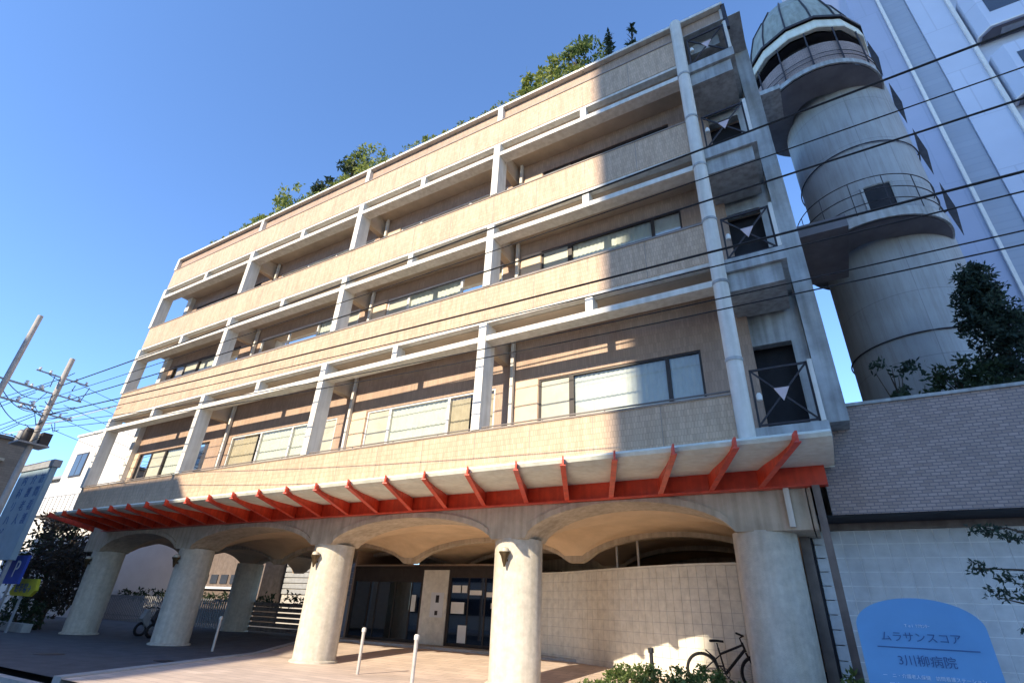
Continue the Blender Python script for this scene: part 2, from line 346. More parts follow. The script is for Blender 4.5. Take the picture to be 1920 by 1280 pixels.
# back wall with window openings
UN = [[(-17.4, -16.6, 'b'), (-16.5, -15.6, 'f'), (-15.5, -14.3, 'c'), (-14.2, -12.7, 'c')],
      [(-11.3, -9.75, 'b'), (-9.68, -8.15, 'c'), (-8.08, -7.12, 'c'), (-7.02, -6.1, 'f')],
      [(-4.72, -3.92, 'f'), (-3.83, -1.80, 'c'), (-1.72, -.98, 'b'), (-.9, -.32, 'b')],
      [(1.05, 1.80, 'f'), (1.92, 4.12, 'c'), (4.20, 4.84, 'c')]]
walls = {}
for fl in (2, 3, 4, 5):
    f0 = T[fl] - 1.06; z1 = (Bz[fl + 1] - .114) if fl < 5 else 15.29
    if fl == 5: f0 = T[5] - 1.0
for fl in (2, 3, 4):
    f0 = T[fl] - .92 if fl == 2 else T[fl] - 1.0
    zt = Bz[fl + 1] - .092
    zs, zh = (4.85, 6.53) if fl == 2 else ((9.0, 10.52) if fl == 3 else (12.3, 13.62))
    xs = [XL + .55]
    wb = MB(); wb.box(XL + .55, 5.9, WY, WY + .2, zh, zt); wb.box(XL + .55, 5.9, WY, WY + .2, f0, zs)
    cur = XL + .55
    for U in UN:
        wb.box(cur, U[0][0] - .05, WY, WY + .2, zs, zh); cur = U[-1][1] + .05
    wb.box(cur, 5.9, WY, WY + .2, zs, zh)
    wb.build('back_wall', m_wall, b)
    for U in UN:
        x0, x1 = U[0][0] - .05, U[-1][1] + .05
        fr = MB(); fr.box(x0, x1, WY + .02, WY + .10, zh - .05, zh).box(x0, x1, WY + .02, WY + .10, zs, zs + .05)
        fr.box(x0, x0 + .05, WY + .02, WY + .10, zs + .05, zh - .05).box(x1 - .05, x1, WY + .02, WY + .10, zs + .05, zh - .05)
        for p, q in zip(U[:-1], U[1:]): fr.box(p[1], q[0], WY + .022, WY + .098, zs + .05, zh - .05)
        win = fr.build('window', m_dframe if U is UN[3] or U is UN[0] else m_frame, b)
        for (p0, p1, k) in U:
            if k == 'f':
                MB().box(p0, p1, WY + .05, WY + .07, zs + .05, zh - .05).build('frosted_pane', m_frost, win)
            else:
                MB().quad((p0, WY + .055, zs + .05), (p1, WY + .055, zs + .05), (p1, WY + .055, zh - .05), (p0, WY + .055, zh - .05)).build('pane', m_glass, win)
                cu = MB(); q0, q1 = p0, p1; rr2 = random.random()
                if rr2 < .12 and k == 'b': q0 = p0 + (p1 - p0) * .12
                elif rr2 < .3 and U is not UN[3]: q1 = p1 - (p1 - p0) * .16
                n = max(6, int((q1 - q0) / .03)); ph = random.random() * 6; fq = random.uniform(1.1, 1.7)
                pts = [(q0 + (q1 - q0) * i / n, WY + .105 + .009 * math.sin(i * fq + ph) + .004 * random.random()) for i in range(n + 1)]
                for i in range(n): cu.quad((pts[i][0], pts[i][1], zs), (pts[i + 1][0], pts[i + 1][1], zs), (pts[i + 1][0], pts[i + 1][1], zh - .02), (pts[i][0], pts[i][1], zh - .02))
                cu.build('curtain', m_curt if k == 'c' else m_curtb, win, smooth=True)
    # pale panels between windows
    for (a, c) in ((-5.52, -4.80), (.36, .98)) + (((-17.85, -17.5),) if fl == 2 else ()):
        B('wall_panel', m_panel, b, (a, c, WY - .025, WY - .003, f0 + .02, zh + (.02 if fl == 2 else 0)))
    B('balcony_deck', m_conc, b, (XL + .02, 5.5, .145, WY - .002, f0 - .02, f0 + .0))
B('back_wall', m_wall, b, (XL + .55, 5.9, WY, WY + .2, T[5] - 1.0, 15.28))
# solid core behind the windows
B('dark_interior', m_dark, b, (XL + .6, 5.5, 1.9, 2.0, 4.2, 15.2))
B('main_body', m_wall, b, (XL + .56, 7.2, 2.2, 12, 4.15, 15.27))
# ---- rounded cornice / soffit under the first balcony
prof = [(.0, 4.07), (-.25, 4.06), (-.42, 4.02), (-.50, 3.96), (-.46, 3.90), (-.28, 3.86), (.2, 3.855), (1.46, 3.93)]
cs = MB(); N = 44
xe0, xe1 = XL, 6.83
for i in range(N):
    xa = xe0 + (xe1 - xe0) * i / N; xb = xe0 + (xe1 - xe0) * (i + 1) / N
    for (p, q) in zip(prof[:-1], prof[1:]): cs.quad((xa, p[0], p[1]), (xb, p[0], p[1]), (xb, q[0], q[1]), (xa, q[0], q[1]))
cs.quad((xe1, 1.46, 3.9), (xe1, 1.46, 4.25), (xe0, 1.46, 4.25), (xe0, 1.46, 3.9))
bm_ = cs.build('rounded_soffit', m_soffit, b)
mc = MB()
for xe in (xe1,):
    mc.v += [(xe, y, z) for y, z in prof]; mc.f.append(tuple(range(len(prof))))
mc.build('soffit_end_cap', m_soffit, b)
B('canopy_beam', m_red, b, (XL - .2, 6.66, 1.36, 1.455, 3.595, 3.925), (XL - .2, 6.66, 1.30, 1.49, 3.57, 3.594))
TX = [6.33, 5.45, 4.47, 3.43, 2.42, 1.41, .26, -.87, -1.98, -3.15]
while TX[-1] > -18.0: TX.append(TX[-1] - 1.10)
fin0 = None
for i, x in enumerate(TX):
    if fin0 is None:
        f = MB(); th = .035
        y0, y1 = -.62, 1.35; dx = -.86 * (y1 - y0) / 2.1
        poly = [(0, y0, 3.82), (0, y0, 3.99), (0, -.5, 3.97), (0, -.3, 3.885), (0, y1, 3.90), (0, y1, 3.59)]
        poly = [(dx * (p[1] - y0) / (y1 - y0), p[1], p[2]) for p in poly]
        f.prism(poly, (th, 0, 0)); f.bar((.0175, y0, 3.817), (dx + .0175, y1, 3.587), .10, .018)
        fin0 = f.build('canopy_fin', m_red, None); fin0.parent = b; fin0.location = Vector((x + .02, 0, 0)) - wl(b)
    else: dupm(fin0, Vector((x + .25, 0, 0) if False else (x + .02, 0, 0)) - wl(b), b)
# ---- arcade: arches, pillars, vaults
PX = [-18.9, -12.85, -6.05, .08, 5.42]; PY = 2.05; PR = .56
def arch(x):
    for i in range(4):
        a, c = PX[i] + PR * .8, PX[i + 1] - PR * .8
        if a < x < c:
            u = (x - (a + c) / 2) / ((c - a) / 2); cr = 3.52 if i == 3 else 3.44
            return 2.86 + (cr - 2.86) * (max(0, 1 - u * u)) ** .62
    return 2.86
xs = []
x = -19.8
while x <= 6.35: xs.append(x); x += .08
aw = MB()
for xa, xb in zip(xs[:-1], xs[1:]):
    za, zb = arch(xa), arch(xb)
    aw.quad((xa, 1.5, za), (xb, 1.5, zb), (xb, 1.5, 3.95), (xa, 1.5, 3.95))
    aw.quad((xa, 1.5, za), (xb, 1.5, zb), (xb, 2.55, zb), (xa, 2.55, za))
aw.box(6.3, 6.36, 1.5, 2.6, 2.86, 3.95)
aw.build('arcade_wall', m_arcade, b, smooth=True)
# raised band round every arch
for i in range(4):
    ab = MB()
    for xa, xb in zip(xs[:-1], xs[1:]):
        za, zb = arch(xa), arch(xb)
        if za > 2.861 and zb > 2.861 and PX[i] < xa < PX[i + 1]:
            ta, tb_ = min(za + .13, 3.56), min(zb + .13, 3.56)
            ab.quad((xa, 1.46, za), (xb, 1.46, zb), (xb, 1.46, tb_), (xa, 1.46, ta)); ab.quad((xa, 1.46, za), (xb, 1.46, zb), (xb, 1.5, zb), (xa, 1.5, za)); ab.quad((xa, 1.46, ta), (xb, 1.46, tb_), (xb, 1.5, tb_), (xa, 1.5, ta))
    ab.build('arch_moulding', m_arcade, b, smooth=True)
VY = [2.5, 5.5, 8.5, 11.7]
def varch(x):
    for i in range(4):
        a, c = PX[i] + .30, PX[i + 1] - .30
        if a < x < c:
            u = (x - (a + c) / 2) / ((c - a) / 2); return 2.86 + .62 * (max(0, 1 - u * u)) ** .62
    return 2.86
def barrel(y):
    for a, c in zip(VY[:-1], VY[1:]):
        if a <= y <= c:
            u = (y - (a + c) / 2) / ((c - a) / 2); return 2.86 + .6 * (max(0, 1 - (u / .90) ** 2)) ** .62
    return 2.86
v = MB(); nx, ny = 150, 60; X0, X1, Y0, Y1 = -19.4, 6.3, 2.5, 11.7
base = len(v.v)
for j in range(ny + 1):
    for i in range(nx + 1):
        x = X0 + (X1 - X0) * i / nx; y = Y0 + (Y1 - Y0) * j / ny
        v.v.append((x, y, max(arch(x) if y < 2.62 else varch(x), barrel(y))))
for j in range(ny):
    for i in range(nx):
        a = j * (nx + 1) + i; v.f.append((a, a + 1, a + nx + 2, a + nx + 1))
v.build('vaulted_ceiling', m_vault, b, smooth=True)
for yr in VY[1:3]:
    for i in range(4):
        rb_ = MB(); n_ = 30
        for k in range(n_):
            xa = PX[i] + (PX[i + 1] - PX[i]) * k / n_; xb = PX[i] + (PX[i + 1] - PX[i]) * (k + 1) / n_
            za, zb = varch(xa) - .13, varch(xb) - .13
            rb_.prism([(xa, yr - .13, za), (xb, yr - .13, zb), (xb, yr - .13, zb + .4), (xa, yr - .13, za + .4)], (0, .26, 0))
        rb_.build('vault_rib', m_arcade, b, smooth=True)
B('vault_fill', m_conc, b, (-19.4, 6.3, 2.56, 11.9, 3.6, 4.1))
p0 = None
for i, x in enumerate(PX):
    if p0 is None:
        p = MB(); p.lathe(0, 0, [(PR + .07, -.1), (PR + .07, .04), (PR, .07), (PR, 2.88)], 40)
        p0 = p.build('arcade_pillar', m_pillar, None, smooth=True); p0.parent = b; p0.location = Vector((x, PY, 0)) - wl(b)
    else: dupm(p0, Vector((x, PY, 0)) - wl(b), b)
dupm(p0, Vector((-16.6, 6.9, 0)) - wl(b), b)
B('arcade_back_wall', m_arcade, b, (-10.7, 6.3, 11.6, 11.9, 0, 4.0), (6.2, 6.35, 2.62, 11.9, 0, 4.0))
# pillar lamps
def wall_lamp(x, y):
    l = MB(); l.lathe(x, y - .11, [(.02, 2.26), (.035, 2.32), (.05, 2.36), (.085, 2.48), (.13, 2.55), (.13, 2.57), (.02, 2.57)], 14)
    l.box(x - .03, x + .03, y - .1, y + .05, 2.38, 2.43)
    o = l.build('wall_lamp', m_lamp, b, smooth=True)
    MB().lathe(x, y - .11, [(.10, 2.572), (.09, 2.64), (.03, 2.67), (.0, 2.67)], 14).build('lamp_shade', m_lampg, o, smooth=True)
for x in PX[:4]: wall_lamp(x + .02, PY - PR - .0)
# ---- right-hand stair bay
cp = MB(); cp.tube([(5.62, -.0, 4.08), (5.62, 0, 15.95)], .145, 18)
col = cp.build('round_column', m_white, b, smooth=True)
for z in (5.6, 7.3, 8.9, 10.5, 12.1, 13.7): MB().lathe(5.62, 0, [(.145, z - .03), (.158, z - .03), (.158, z + .03), (.145, z + .03)], 18).build('joint_ring', m_conc, col, smooth=True)
for i, (zt, zb_) in enumerate(((4.29, 3.96), (7.82, 7.52), (11.0, 10.68), (14.05, 13.75))):
    s_ = B('landing_slab', m_conc, b, (5.68, 6.85, -.02, 1.6, zb_, zt))
    if i: B('landing_box', m_conc, b, (5.72, 6.74, .06, 1.2, zb_ - .42, zb_ - .003))
    nz = [7.1, 10.26, 13.33, 15.3][i]
    B('landing_wall', m_conc, b, (5.56, 6.87, 1.3, 1.5, zt + 2.15, nz + .35), (5.56, 5.78, 1.3, 1.5, zt, zt + 2.15), (6.62, 6.87, 1.3, 1.5, zt, zt + 2.15))
    B('door_recess', m_dark, b, (5.78, 6.62, 1.62, 1.66, zt, zt + 2.2))
    rb = MB(); y = .06; z0, z1 = zt + .06, zt + 1.08
    rb.bar((5.84, y, z1), (6.74, y, z1), .035).bar((5.84, y, z0), (6.74, y, z0), .03).bar((5.84, y, zt), (5.84, y, z1 + .02), .035).bar((6.74, y, zt), (6.74, y, z1 + .02), .035)
    rb.bar((5.86, y, z1 - .02), (6.72, y + .003, z0 + .02), .028).bar((6.72, y - .004, z1 - .02), (5.86, y - .004, z0 + .02), .028)
    rb.bar((6.79, .06, z1), (6.79, 1.2, z1), .03).bar((6.79, .06, z0), (6.79, 1.2, z0), .03).bar((6.79, .1, z0), (6.79, 1.15, z1), .02)
    rl = rb.build('balcony_railing', m_steel, b)
    cz = (z0 + z1) / 2
    MB().prism([(6.17, y - .04, cz + .11), (6.41, y - .04, cz + .11), (6.29, y - .04, cz - .13)], (0, .02, 0)).build('triangle_plate', m_pink, rl)
    B('railing_end_post', m_white, b, (6.76, 6.83, -.03, .04, zt + .002, zt + 1.1))
    MB().lathe(5.92, .0, [(.0, cz - .09), (.045, cz - .08), (.05, cz), (.03, cz + .05), (0, cz + .05)], 10).build('round_lamp', m_paper, rl, smooth=True)
B('stair_pier', m_conc, b, (6.88, 7.22, 1.15, 1.75, 4.62, 15.86))
B('front_pier_rib', m_white, b, (6.74, 6.84, .08, .2, 14.06, 15.86))
B('top_panel', m_conc, b, (5.85, 6.6, .35, .4, 14.9, 15.7))
B('top_corner_post', m_steel, b, (6.80, 6.90, .0, .10, 14.9, 15.9))
B('landing_fascia', m_conc, b, (5.6, 6.86, 0.03, .2, 4.03, 4.28))
B('downspout', m_white, b, (5.93, 6.02, 1.38, 1.47, 2.9, 3.68))
# ---- entrance screen
ent = MB(); EY = 7.5; z0, z1 = .30, 2.72
for a, c in ((-10.6, -10.5), (-7.12, -7.0), (-5.85, -5.75), (-3.6, -3.5), (-3.0, -2.9)): ent.box(a, c, EY, EY + .1, z0, z1)
ent.box(-10.6, -2.9, EY - .02, EY + .12, z1 - .0, z1 + .12).box(-10.5, -7.12, EY + .001, EY + .099, 2.28, z1).box(-5.75, -3.6, EY + .001, EY + .099, 2.45, z1)
for x in (-9.7, -9.3, -8.4, -7.6, -5.0, -4.3): ent.box(x, x + .05, EY + .02, EY + .08, z0, 2.45 if x > -6 else 2.28)
ent.box(-10.5, -7.12, EY + .022, EY + .078, z0, z0 + .1).box(-5.75, -2.9, EY + .022, EY + .078, z0, z0 + .1)
es = ent.build('entrance_screen', m_dframe, b)
B('glass_panel', m_dglass, es, (-10.5, -9.7, EY + .04, EY + .05, .4, 2.28), (-9.65, -9.3, EY + .04, EY + .05, .4, 2.28), (-9.25, -8.4, EY + .04, EY + .05, .4, 2.28), (-8.35, -7.6, EY + .04, EY + .05, .4, 2.28), (-7.55, -7.12, EY + .04, EY + .05, .4, 2.28))
B('glass_panel', m_dglass, es, (-5.75, -5.0, EY + .04, EY + .05, .4, 2.45), (-4.95, -4.3, EY + .04, EY + .05, .4, 2.45), (-4.25, -3.6, EY + .04, EY + .05, .4, 2.45))
pil = B('tiled_pilaster', m_tileb, b, (-7.0, -5.85, EY - .04, EY + .12, .3, 2.70))
B('intercom', m_steel, pil, (-6.32, -6.18, EY - .07, EY - .042, 1.62, 1.86), (-6.32, -6.2, EY - .07, EY - .042, 1.22, 1.36))
B('notice', m_signw, pil, (-6.55, -5.98, EY - .055, EY - .042, 1.15, 1.95))
for (a, c, d, e) in ((-5.66, -5.3, 1.96, 2.2), (-5.24, -5.02, 1.96, 2.2), (-5.66, -5.1, 1.3, 1.66), (-4.9, -4.4, 1.9, 2.05), (-4.2, -3.8, 1.85, 2.0), (-4.0, -3.78, 1.5, 1.66), (-3.95, -3.8, .9, 1.4), (-5.3, -4.95, .42, .95), (-7.5, -7.3, 1.3, 1.85)):
    B('notice', m_paper, es, (a, c, EY - .004, EY + .008, d, e))
# what can be seen inside: reception desk, shelves
ins = MB(); ins.box(-10.5, -3, 11.0, 11.1, .3, 3); ins.build('lobby_back_wall', m_brownpost, b)
B('lobby_counter', m_panel, b, (-9.4, -7.6, 9.2, 9.8, .3, 1.35))
B('lobby_shelf', m_curtb, b, (-5.6, -4.4, 10.2, 10.5, .3, 1.8))
B('lobby_side_wall', m_wall, b, (-10.7, -10.6, 7.5, 11.1, .2, 4.0), (-10.6, -2.9, 7.52, 7.6, 2.84, 2.9))
# curved tiled screen wall
cw = [(4.75, 4.25), (3.6, 4.45), (2.4, 4.95), (1.2, 5.6), (0, 6.3), (-1.2, 6.95), (-2.9, 7.5)]
def smoothpath(P_, n):
    out = []
    for i in range(len(P_) - 1):
        p0_, p1_, p2_, p3_ = P_[max(i - 1, 0)], P_[i], P_[i + 1], P_[min(i + 2, len(P_) - 1)]
        for k in range(n):
            t = k / n
            out.append(tuple(.5 * ((2 * p1_[j]) + (-p0_[j] + p2_[j]) * t + (2 * p0_[j] - 5 * p1_[j] + 4 * p2_[j] - p3_[j]) * t * t + (-p0_[j] + 3 * p1_[j] - 3 * p2_[j] + p3_[j]) * t ** 3) for j in range(2)))
    return out + [P_[-1]]
sp_ = smoothpath(cw, 24)
tsize = .235
# resample evenly
L_ = [0]
for a, c in zip(sp_[:-1], sp_[1:]): L_.append(L_[-1] + math.dist(a, c))
def at(s_):
    for i in range(len(L_) - 1):
        if L_[i + 1] >= s_:
            t = (s_ - L_[i]) / (L_[i + 1] - L_[i] + 1e-9); a, c = sp_[i], sp_[i + 1]
            return Vector((a[0] + (c[0] - a[0]) * t, a[1] + (c[1] - a[1]) * t))
    return Vector(sp_[-1])
nT = int(L_[-1] / tsize)
sw = MB()
pts = [at(i * tsize) for i in range(nT + 1)]
def nrm(i):
    a = pts[max(i - 1, 0)]; c = pts[min(i + 1, nT)]; d = (c - a).normalized(); n = Vector((d.y, -d.x)); return n if n.y < 0 else -n
for i in range(nT):
    a, c = pts[i], pts[i + 1]; na, nc = nrm(i), nrm(i + 1)
    a2, c2 = a - na * .2, c - nc * .2
    q = [(a.x, a.y), (c.x, c.y), (c2.x, c2.y), (a2.x, a2.y)]
    sw.prism([(x_, y_, .05) for x_, y_ in q], (0, 0, 2.50))
swo = sw.build('curved_screen_wall', m_grout, b)
B_cap = MB()
for i in range(nT):
    a, c = pts[i], pts[i + 1]; na, nc = nrm(i), nrm(i + 1)
    q = [a + na * .03, c + nc * .03, c - nc * .23, a - na * .23]
    B_cap.prism([(p.x, p.y, 2.552) for p in q], (0, 0, .05))
B_cap.build('wall_cap', m_tileb, b)
rows = 10; rest = MB(); tcount = 0; tme = None
for i in range(nT):
    a, c = pts[i], pts[i + 1]; mid = (a + c) / 2; d = (c - a); ang = math.atan2(-d.y, -d.x)
    for r_ in range(rows):
        z = .10 + (r_ + .5) * .245
        if tme is None:
            o = MB().box(-.112, .112, -.012, .0, -.117, .117).build('wall_tile', m_tileb, swo, local=True); tme = o.data
        elif tcount < 290: o = bpy.data.objects.new('wall_tile', tme); COL.objects.link(o); o.parent = swo
        else:
            n_ = nrm(i); t_ = d.normalized() * .112
            rest.prism([(mid.x - t_.x + n_.x * .002, mid.y - t_.y + n_.y * .002, z - .117), (mid.x + t_.x + n_.x * .002, mid.y + t_.y + n_.y * .002, z - .117), (mid.x + t_.x, mid.y + t_.y, z + .117), (mid.x - t_.x, mid.y - t_.y, z + .117)], (n_.x * .012, n_.y * .012, 0)); tcount += 1; continue
        o.location = Vector((mid.x, mid.y, z)) - wl(swo); o.rotation_euler = (0, 0, ang); tcount += 1
if rest.v: rest.build('wall_tile', m_tileb, swo, kind='stuff')
for (x, y) in ((1.1, 6.0), (1.85, 5.6), (-2.2, 7.55)):
    z_ = max(arch(x), barrel(y)); MB().tube([(x, y, 2.6), (x, y, z_ + .02)], .035, 8).build('ceiling_support_tube', m_metalp, b, smooth=True)

# ------------------------------------------------------------------ annex at the right
an = thing('annex_wing', 'low annex with grey patterned tile parapet above a white tiled wall', 'building', (9, 2.6, 0))
B('tiled_parapet', m_annex, an, (6.62, 16, 1.7, 1.85, 3.12, 5.05))
B('coping', m_conc, an, (6.60, 16, 1.66, 1.95, 5.052, 5.11))
B('annex_soffit', m_dark, an, (6.37, 16, 1.72, 2.6, 3.10, 3.118))
B('lintel', m_brownpost, an, (6.37, 16, 2.52, 2.62, 2.98, 3.098))
B('annex_roof', m_conc, an, (7.25, 16, 1.95, 12, 4.6, 4.7))
B('annex_body', m_conc, an, (6.4, 16, 3.0, 12, 0, 4.6))
ww = B('tile_backing_wall', m_grout, an, (6.20, 16, 2.62, 2.9, 0, 2.98))
ww.data.materials[0] = mat('pale_grout', (.74, .74, .72), .9, .06, 5)
B('corner_frame', m_brownpost, an, (5.99, 6.16, 2.40, 2.64, 0, 2.98))
B('corner_gap', m_dark, an, (6.162, 6.20, 2.55, 2.66, 0, 2.98))
tm = None; k = 0
for r_ in range(13):
    for c_ in range(18):
        x = 6.32 + c_ * .235; z = 2.86 - r_ * .235
        if z < .05: continue
        if tm is None:
            o = MB().box(-.110, .110, -.003, 0, -.110, .110).build('wall_tile', m_tile, ww, local=True); tm = o.data
        else: o = bpy.data.objects.new('wall_tile', tm); COL.objects.link(o); o.parent = ww
        o.location = Vector((x, 2.618 - random.random() * .004, z)) - wl(ww); k += 1
po = thing('support_post', 'slim brown grey steel post from the red beam end down to the hedge', 'post', (6.47, 1.3, 0))
B('post_shaft', m_brownpost, po, (6.40, 6.52, 1.24, 1.34, .03, 3.56)); B('post_foot', m_steel, po, (6.34, 6.57, 1.19, 1.42, 0, .03))
# blue arched sign
sg = thing('blue_arched_sign', 'blue arched sign board with dark and pale lettering in front of the white tiles', 'sign', (7.5, .9, 0))
pts_ = [(6.50, .0)]
for i in range(0, 25):
    u = -1 + 2 * i / 24; x_ = 7.42 + .80 * u; pts_.append((x_, 1.17 + .62 * (max(0, 1 - abs(u) ** 2.2)) ** .75 if abs(u) < .999 else 1.17))
pts_ = [(6.57, .05)] + [(7.34 + .76 * math.sin(u), 1.40 + .38 * math.cos(u) ** 1.0) for u in [(-math.pi / 2) * (1 - i / 14) for i in range(15)]][0:15] + [(7.34 + .76 * math.sin(u), 1.40 + .38 * math.cos(u)) for u in [(math.pi / 2) * i / 14 for i in range(1, 15)]] + [(8.12, .05)]
MB().prism([(x_, .87, z_) for x_, z_ in pts_], (0, .05, 0)).build('board', m_blue, sg)
for x in (6.9, 7.8): B('leg', m_steel, sg, (x, x + .06, .925, .98, 0, .9))
e_ = (R(90), 0, 0)
for s_, sz, m_, z_, x_ in (('T e l  ｹｱｾﾝﾀｰ', .055, m_text, 1.42, 7.32), ('ムラサンスコア', .135, m_textd, 1.27, 7.32), ('3川柳病院', .15, m_textd, .98, 7.32), ('一　ニ ･ 介護老人保健　訪問看護ステーション', .055, m_text, .79, 7.34), ('居宅介護支援　二一　専門棟', .075, m_text, .67, 7.30), ('通所リハビリ　二　八', .07, m_text, .53, 7.25)):
    textobj(s_, sz, m_, sg, (x_, .866, z_), e_)
B('rule_line', m_textd, sg, (6.78, 7.95, .864, .869, 1.135, 1.15))

# ------------------------------------------------------------------ spiral stair tower
tw = thing('stair_tower', 'round grey concrete stair tower with ring platforms and dark fin ornaments', 'tower', (9.65, 7.15, 0))
TC = (9.71, 7.15)
MB().lathe(*TC, [(1.64, 4.7), (1.64, 19.0)], 56).build('shaft', m_tower, tw, smooth=True)
C1 = (9.32, 6.30); R1 = 1.83
MB().lathe(*C1, [(R1 - .06, 11.02), (R1, 11.02), (R1, 11.30), (.9, 11.32)], 56).build('ring_platform', m_conc, tw, smooth=True)
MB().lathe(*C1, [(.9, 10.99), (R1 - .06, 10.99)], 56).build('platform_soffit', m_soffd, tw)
rg = MB()
def circ(c, r_, z, n=60): return [(c[0] + r_ * math.cos(2 * math.pi * i / n), c[1] + r_ * math.sin(2 * math.pi * i / n), z) for i in range(n + 1)]
for z in (11.65, 12.05, 12.5): rg.tube(circ(C1, R1 - .05, z), .015, 5, cap=False)
for i in range(14):
    t = 2 * math.pi * i / 14; rg.bar((C1[0] + (R1 - .05) * math.cos(t), C1[1] + (R1 - .05) * math.sin(t), 11.30), (C1[0] + (R1 - .05) * math.cos(t), C1[1] + (R1 - .05) * math.sin(t), 12.5), .02)
rg.build('platform_railing', m_steel, tw)
for z, r_ in ((8.05, 1.67), (14.6, 1.68)): MB().tube(circ(TC, r_, z), .02, 5, cap=False).build('hoop', m_steel, tw)
# doorway
do = MB(); a0, a1 = R(-101), R(-76)
do.lathe(*TC, [(1.645, 12.02), (1.655, 12.02), (1.655, 12.92), (1.645, 12.92)], 8, a0, a1); do.build('tower_window', m_dark, tw)
fr = MB()
for t in (a0, a1): fr.bar((TC[0] + 1.66 * math.cos(t), TC[1] + 1.66 * math.sin(t), 11.98), (TC[0] + 1.66 * math.cos(t), TC[1] + 1.66 * math.sin(t), 12.96), .07)
for z in (12.0, 12.95): fr.tube([(TC[0] + 1.66 * math.cos(a0 + (a1 - a0) * i / 8), TC[1] + 1.66 * math.sin(a0 + (a1 - a0) * i / 8), z) for i in range(9)], .035, 5)
fr.build('tower_window_frame', m_conc, tw)
# top ring: soffit, parapet, gap, upper band, roof
C2 = (9.13, 6.24); R2 = 1.93
MB().lathe(*C2, [(R2 - .06, 17.24), (R2, 17.24), (R2, 17.42), (R2 - .07, 17.42)], 56).build('top_platform', m_conc, tw, smooth=True)
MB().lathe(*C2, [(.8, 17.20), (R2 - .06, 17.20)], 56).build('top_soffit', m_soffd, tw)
MB().lathe(*C2, [(R2 - .06, 17.422), (R2 - .06, 18.42), (R2 - .16, 18.42), (R2 - .16, 17.422)], 56).build('top_parapet', m_annex, tw, smooth=True)
MB().lathe(*C2, [(1.2, 19.04), (R2 - .12, 19.04)], 14).build('ring_soffit', m_dark, tw)
MB().lathe(*C2, [(R2 - .12, 19.14), (R2 + .02, 19.14), (R2 + .04, 19.18), (R2 - .02, 19.62), (1.2, 19.64)], 14).build('upper_ring', m_soffit, tw)
MB().lathe(*C2, [(R2 + .07, 19.62), (R2 + .08, 19.64), (R2 + .08, 19.72), (1.0, 19.75)], 14).build('upper_ring_edge', m_steel, tw)
MB().lathe(*C2, [(1.45, 17.4), (1.45, 19.7)], 40).build('dark_drum', m_dark, tw, smooth=True)
MB().lathe(*C2, [(1.82, 19.75), (1.70, 20.6), (1.45, 21.6), (.95, 22.6), (.0, 23.1)], 14).build('dome_roof', mat('grey_green_dome_sheet', (.36, .40, .36), .6, .14, 1.5, streak=.25), tw)
rb = MB()
for i in range(14):
    t = 2 * math.pi * (i + .5) / 14
    rb.bar((C2[0] + R2 * math.cos(t), C2[1] + R2 * math.sin(t), 17.43), (C2[0] + R2 * math.cos(t), C2[1] + R2 * math.sin(t), 19.05), .04)
for z in (17.65, 17.85): rb.tube(circ(C2, R2, z), .013, 5, cap=False)
rb.build('top_railing', m_steel, tw)
for i in range(14):
    t = 2 * math.pi * i / 14
    MB().tube([(C2[0] + r_ * math.cos(t), C2[1] + r_ * math.sin(t), z) for r_, z in ((1.84, 19.75), (1.72, 20.6), (1.47, 21.6), (.97, 22.62))], .03, 5).build('dome_rib', m_steel, tw)
for z, x in ((16.9, 11.36), (14.6, 11.42), (12.25, 11.46), (19.3, 11.3)):
    f = MB(); f.prism([(x, 6.6, z + 1.0), (x + .085, 6.6, z + .12), (x + .10, 6.6, z - .05), (x, 6.6, z - 1.0), (x - .10, 6.6, z - .05), (x - .085, 6.6, z + .12)], (0, .03, 0)); f.bar((x, 6.64, z), (x - .45, 6.95, z), .03)
    f.build('fin_ornament', m_steel, tw)
# bridges
B('bridge_deck', m_soffd, tw, (7.25, 8.4, 2.9, 5.3, 9.95, 10.3)); B('bridge_deck', m_conc, tw, (7.3, 8.0, 3.9, 5.2, 16.5, 16.68))

